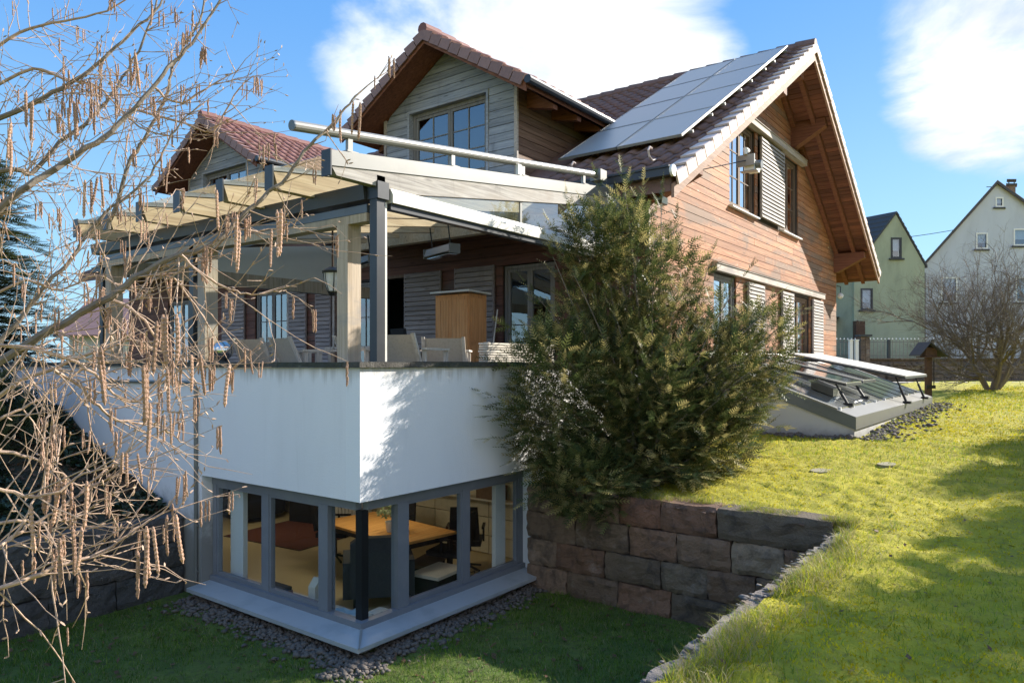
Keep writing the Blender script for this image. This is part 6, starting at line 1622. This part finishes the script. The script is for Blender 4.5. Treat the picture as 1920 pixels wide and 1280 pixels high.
# ------------------------------------------------------------------ bare trees
def bare_tree(name, label, loc, hgt, stems, levels, spread, r0, seed, twist=.35, kids=3, group=None, bark='bark', upward=.25):
    rs = random.Random(seed)
    t = thing(name, label, 'tree', loc, group)
    tr = MB(); cr = MB()
    g = lambda s: Vector((rs.gauss(0, s), rs.gauss(0, s), rs.gauss(0, s)))
    def grow(p, d, L, r, lv):
        n = 4 if lv > 1 else 2; pts = [p]; q = p
        for i in range(n):
            d = (d + g(twist * .35) + Vector((0, 0, upward * .15))).normalized(); q = q + d * (L / n); pts.append(q)
        (tr if lv == levels else cr).tube(pts, [r * (1 - .5 * i / n) for i in range(n + 1)], 6 if lv >= levels - 1 else 4 if lv > 1 else 3, cap=False)
        if lv == 0: return
        for k in range(kids + (1 if lv <= 2 else 0)):
            i = rs.choice([1, 2, 3, 4, 4] if n == 4 else [1, 2, 2]); e = (d + g(spread)).normalized()
            grow(pts[i], e, L * rs.uniform(.5, .85), r * .52, lv - 1)
    for k in range(stems):
        a = 6.28 * k / stems + rs.uniform(-.3, .3)
        d = Vector((math.cos(a) * .55, math.sin(a) * .55, 1)).normalized() if stems > 1 else Vector((0, 0, 1))
        grow(Vector(loc) + Vector((math.cos(a) * .12, math.sin(a) * .12, -.1)), d, hgt * .36, r0, levels)
    tr.build('trunk', M[bark], t); cr.build('crown', M[bark], t)
    return t
s_ = far(26.0, 17.3, 1.93)
bare_tree('apple_tree', 'bare spreading apple tree on the lawn before the grey house', s_, 5.9, 8, 5, .52, .085, 5, kids=4, bark='bark', upward=.42)
LN = ['fir tree of the row beside the lawn nearest the pit', 'second fir tree of the row beside the lawn counted from the pit', 'third fir tree of the row beside the lawn counted from the pit', 'fourth fir tree of the row beside the lawn counted from the pit', 'fifth fir tree of the row beside the lawn counted from the pit', 'fir tree of the row beside the lawn farthest from the pit']
first = conifer('fir_tree', LN[0], (4.4, -9.7, 1.3), 6.5, 2.7, 150, 'row of firs beside the lawn')
for k, (x, y, sc, rz) in enumerate(((7.2, -9.9, .97, 1.3), (9.9, -9.7, 1.02, 2.9), (12.6, -9.9, .96, 4.4), (15.4, -9.8, 1.0, .7), (18.6, -10.0, 1.04, 3.6))):
    o = first.copy(); COL.objects.link(o); o.location = (x, y, 1.3); o.rotation_euler = (0, 0, rz); o.scale = (sc, sc, sc); o['label'] = LN[k + 1]
    for chd in list(first.children):
        c2 = chd.copy(); COL.objects.link(c2); c2.parent = o

# ------------------------------------------------------------------ hazel with catkins close to the viewer
hz = thing('hazel_tree', 'bare hazel with long tan catkins hanging from its twigs in front of the terrace', 'tree', (-5.3, -3.2, 1.3))
tw = MB()
b = MB()
for (dx, dy, dz, r) in ((.3, .2, 1.2, .05), (.1, .4, 1.6, .05), (.5, .1, .8, .045), (.2, -.1, 1.9, .05)):
    b.tube([(-5.3, -3.2, 1.25), (-5.3 + dx * .4, -3.2 + dy * .5, 1.3 + dz * .6), (-5.2 + dx, -3.1 + dy, 1.3 + dz)], [r, r * .8, r * .5], 8)
b.build('trunk', M['bark'], hz)
cat_pts = []
def twig(p, d, L, r, lv):
    n = max(2, int(L / .035)); pts = [p]; q = p; zig = rv().normalized()
    for i in range(n):
        d = (d + zig * (.16 if i % 2 else -.16) + rv(.07) + Vector((0, 0, .012))).normalized()
        q = q + d * (L / n); pts.append(q)
        if i and random.random() < .55:
            e = (d + rv(.7)).normalized(); tw.tube([q, q + e * .006, q + e * .011], [.0016, .0022, .0006], 3, cap=False)
    tw.tube(pts, [r * (1 - .6 * i / n) for i in range(n + 1)], 4, cap=False)
    if lv:
        for k in range(random.choice([1, 2, 2, 3])):
            i = random.randrange(1, n + 1); e = (d + rv(.55)).normalized(); e = (e - FW * e.dot(FW) * .5).normalized()
            twig(pts[i], e, L * random.uniform(.4, .75), r * .62, lv - 1)
    if random.random() < (.42 if lv == 0 else .25): cat_pts.append(pts[-1] if random.random() < .6 else pts[n // 2])
for r0, r1, pts in HAZEL:
    pts = [Vector(p) for p in pts]
    # refine into a gently wandering line
    fine = []
    for i in range(len(pts) - 1):
        p0 = pts[max(0, i - 1)]; p1 = pts[i]; p2 = pts[i + 1]; p3 = pts[min(len(pts) - 1, i + 2)]
        for k in range(4):
            t = k / 4
            fine.append(.5 * ((2 * p1) + (p2 - p0) * t + (2 * p0 - 5 * p1 + 4 * p2 - p3) * t * t + (3 * p1 - p0 - 3 * p2 + p3) * t ** 3) + rv(.0018))
    fine.append(pts[-1])
    m = len(fine)
    b = MB(); b.tube(fine, [r0 + (r1 - r0) * i / (m - 1) for i in range(m)], 7)
    b.build('branch', M['bark'] if r0 > .006 else M['twig'], hz)
    tot = sum((fine[i + 1] - fine[i]).length for i in range(m - 1))
    for k in range(int(tot * 38)):
        i = min(m - 2, int(m * (.06 + .90 * random.random() ** 1.45))); d = (fine[i + 1] - fine[i]).normalized()
        e = (d * random.uniform(.2, .9) + rv(.6)).normalized(); e = (e - FW * e.dot(FW) * .55).normalized()
        twig(fine[i], e, random.uniform(.06, .27) * (1.1 - .65 * i / m), min(.0018, r1 + .0006), 1)
    e = (fine[-1] - fine[-3]).normalized(); twig(fine[-1], e, .08, r1, 1)
tw.build('twigs', M['twig'], hz)
cme = []
for k in range(5):
    b = MB(); n = 22; ang = random.uniform(0, 6.28); L = 1.0
    pts = [Vector(((.02 + .012 * k) * math.sin(i / n * 2.4 + k) * math.cos(ang), (.02 + .012 * k) * math.sin(i / n * 2.4 + k) * math.sin(ang), -L * i / n)) for i in range(n + 1)]
    b.tube(pts, [(.034 if i % 2 else .046) * min(1, (i + 1) / 2.5, (n - i + 1) / 3.0) for i in range(n + 1)], 7)
    me = b.mesh('catkin', M['catkin']); cme.append(me)
random.shuffle(cat_pts)
def hang(p, s):
    o = link('catkin', random.choice(cme), hz, p, (random.gauss(0, .06), random.gauss(0, .06), random.uniform(0, 6.28)))
    o.scale = (s * random.uniform(.85, 1.1), s * random.uniform(.85, 1.1), s)
n_c = 0
for p in CATKINS_BIG: hang(Vector(p), random.uniform(.075, .098)); n_c += 1
while n_c < 298 and cat_pts:
    p = cat_pts.pop()
    for k in range(random.choice([1, 2, 2, 3, 4])):
        if n_c >= 298: break
        hang(p + Vector((random.gauss(0, .006), random.gauss(0, .006), random.uniform(-.006, .0))), random.uniform(.034, .066)); n_c += 1

# catkins past the first three hundred stay one part
b = MB(); rings = 9
for p in cat_pts[:170]:
    for k in range(random.choice([1, 2, 2, 3])):
        L = random.uniform(.035, .06); q = p + Vector((random.gauss(0, .006), random.gauss(0, .006), 0))
        b.tube([q + Vector((random.gauss(0, .0006), random.gauss(0, .0006), -L * i / rings)) for i in range(rings + 1)], [L * (.045 if i % 2 else .06) * min(1, (i + 1) / 2, (rings - i + 1) / 2.5) for i in range(rings + 1)], 5)
tag(b.build('small_catkins', M['catkin'], hz), kind='stuff')
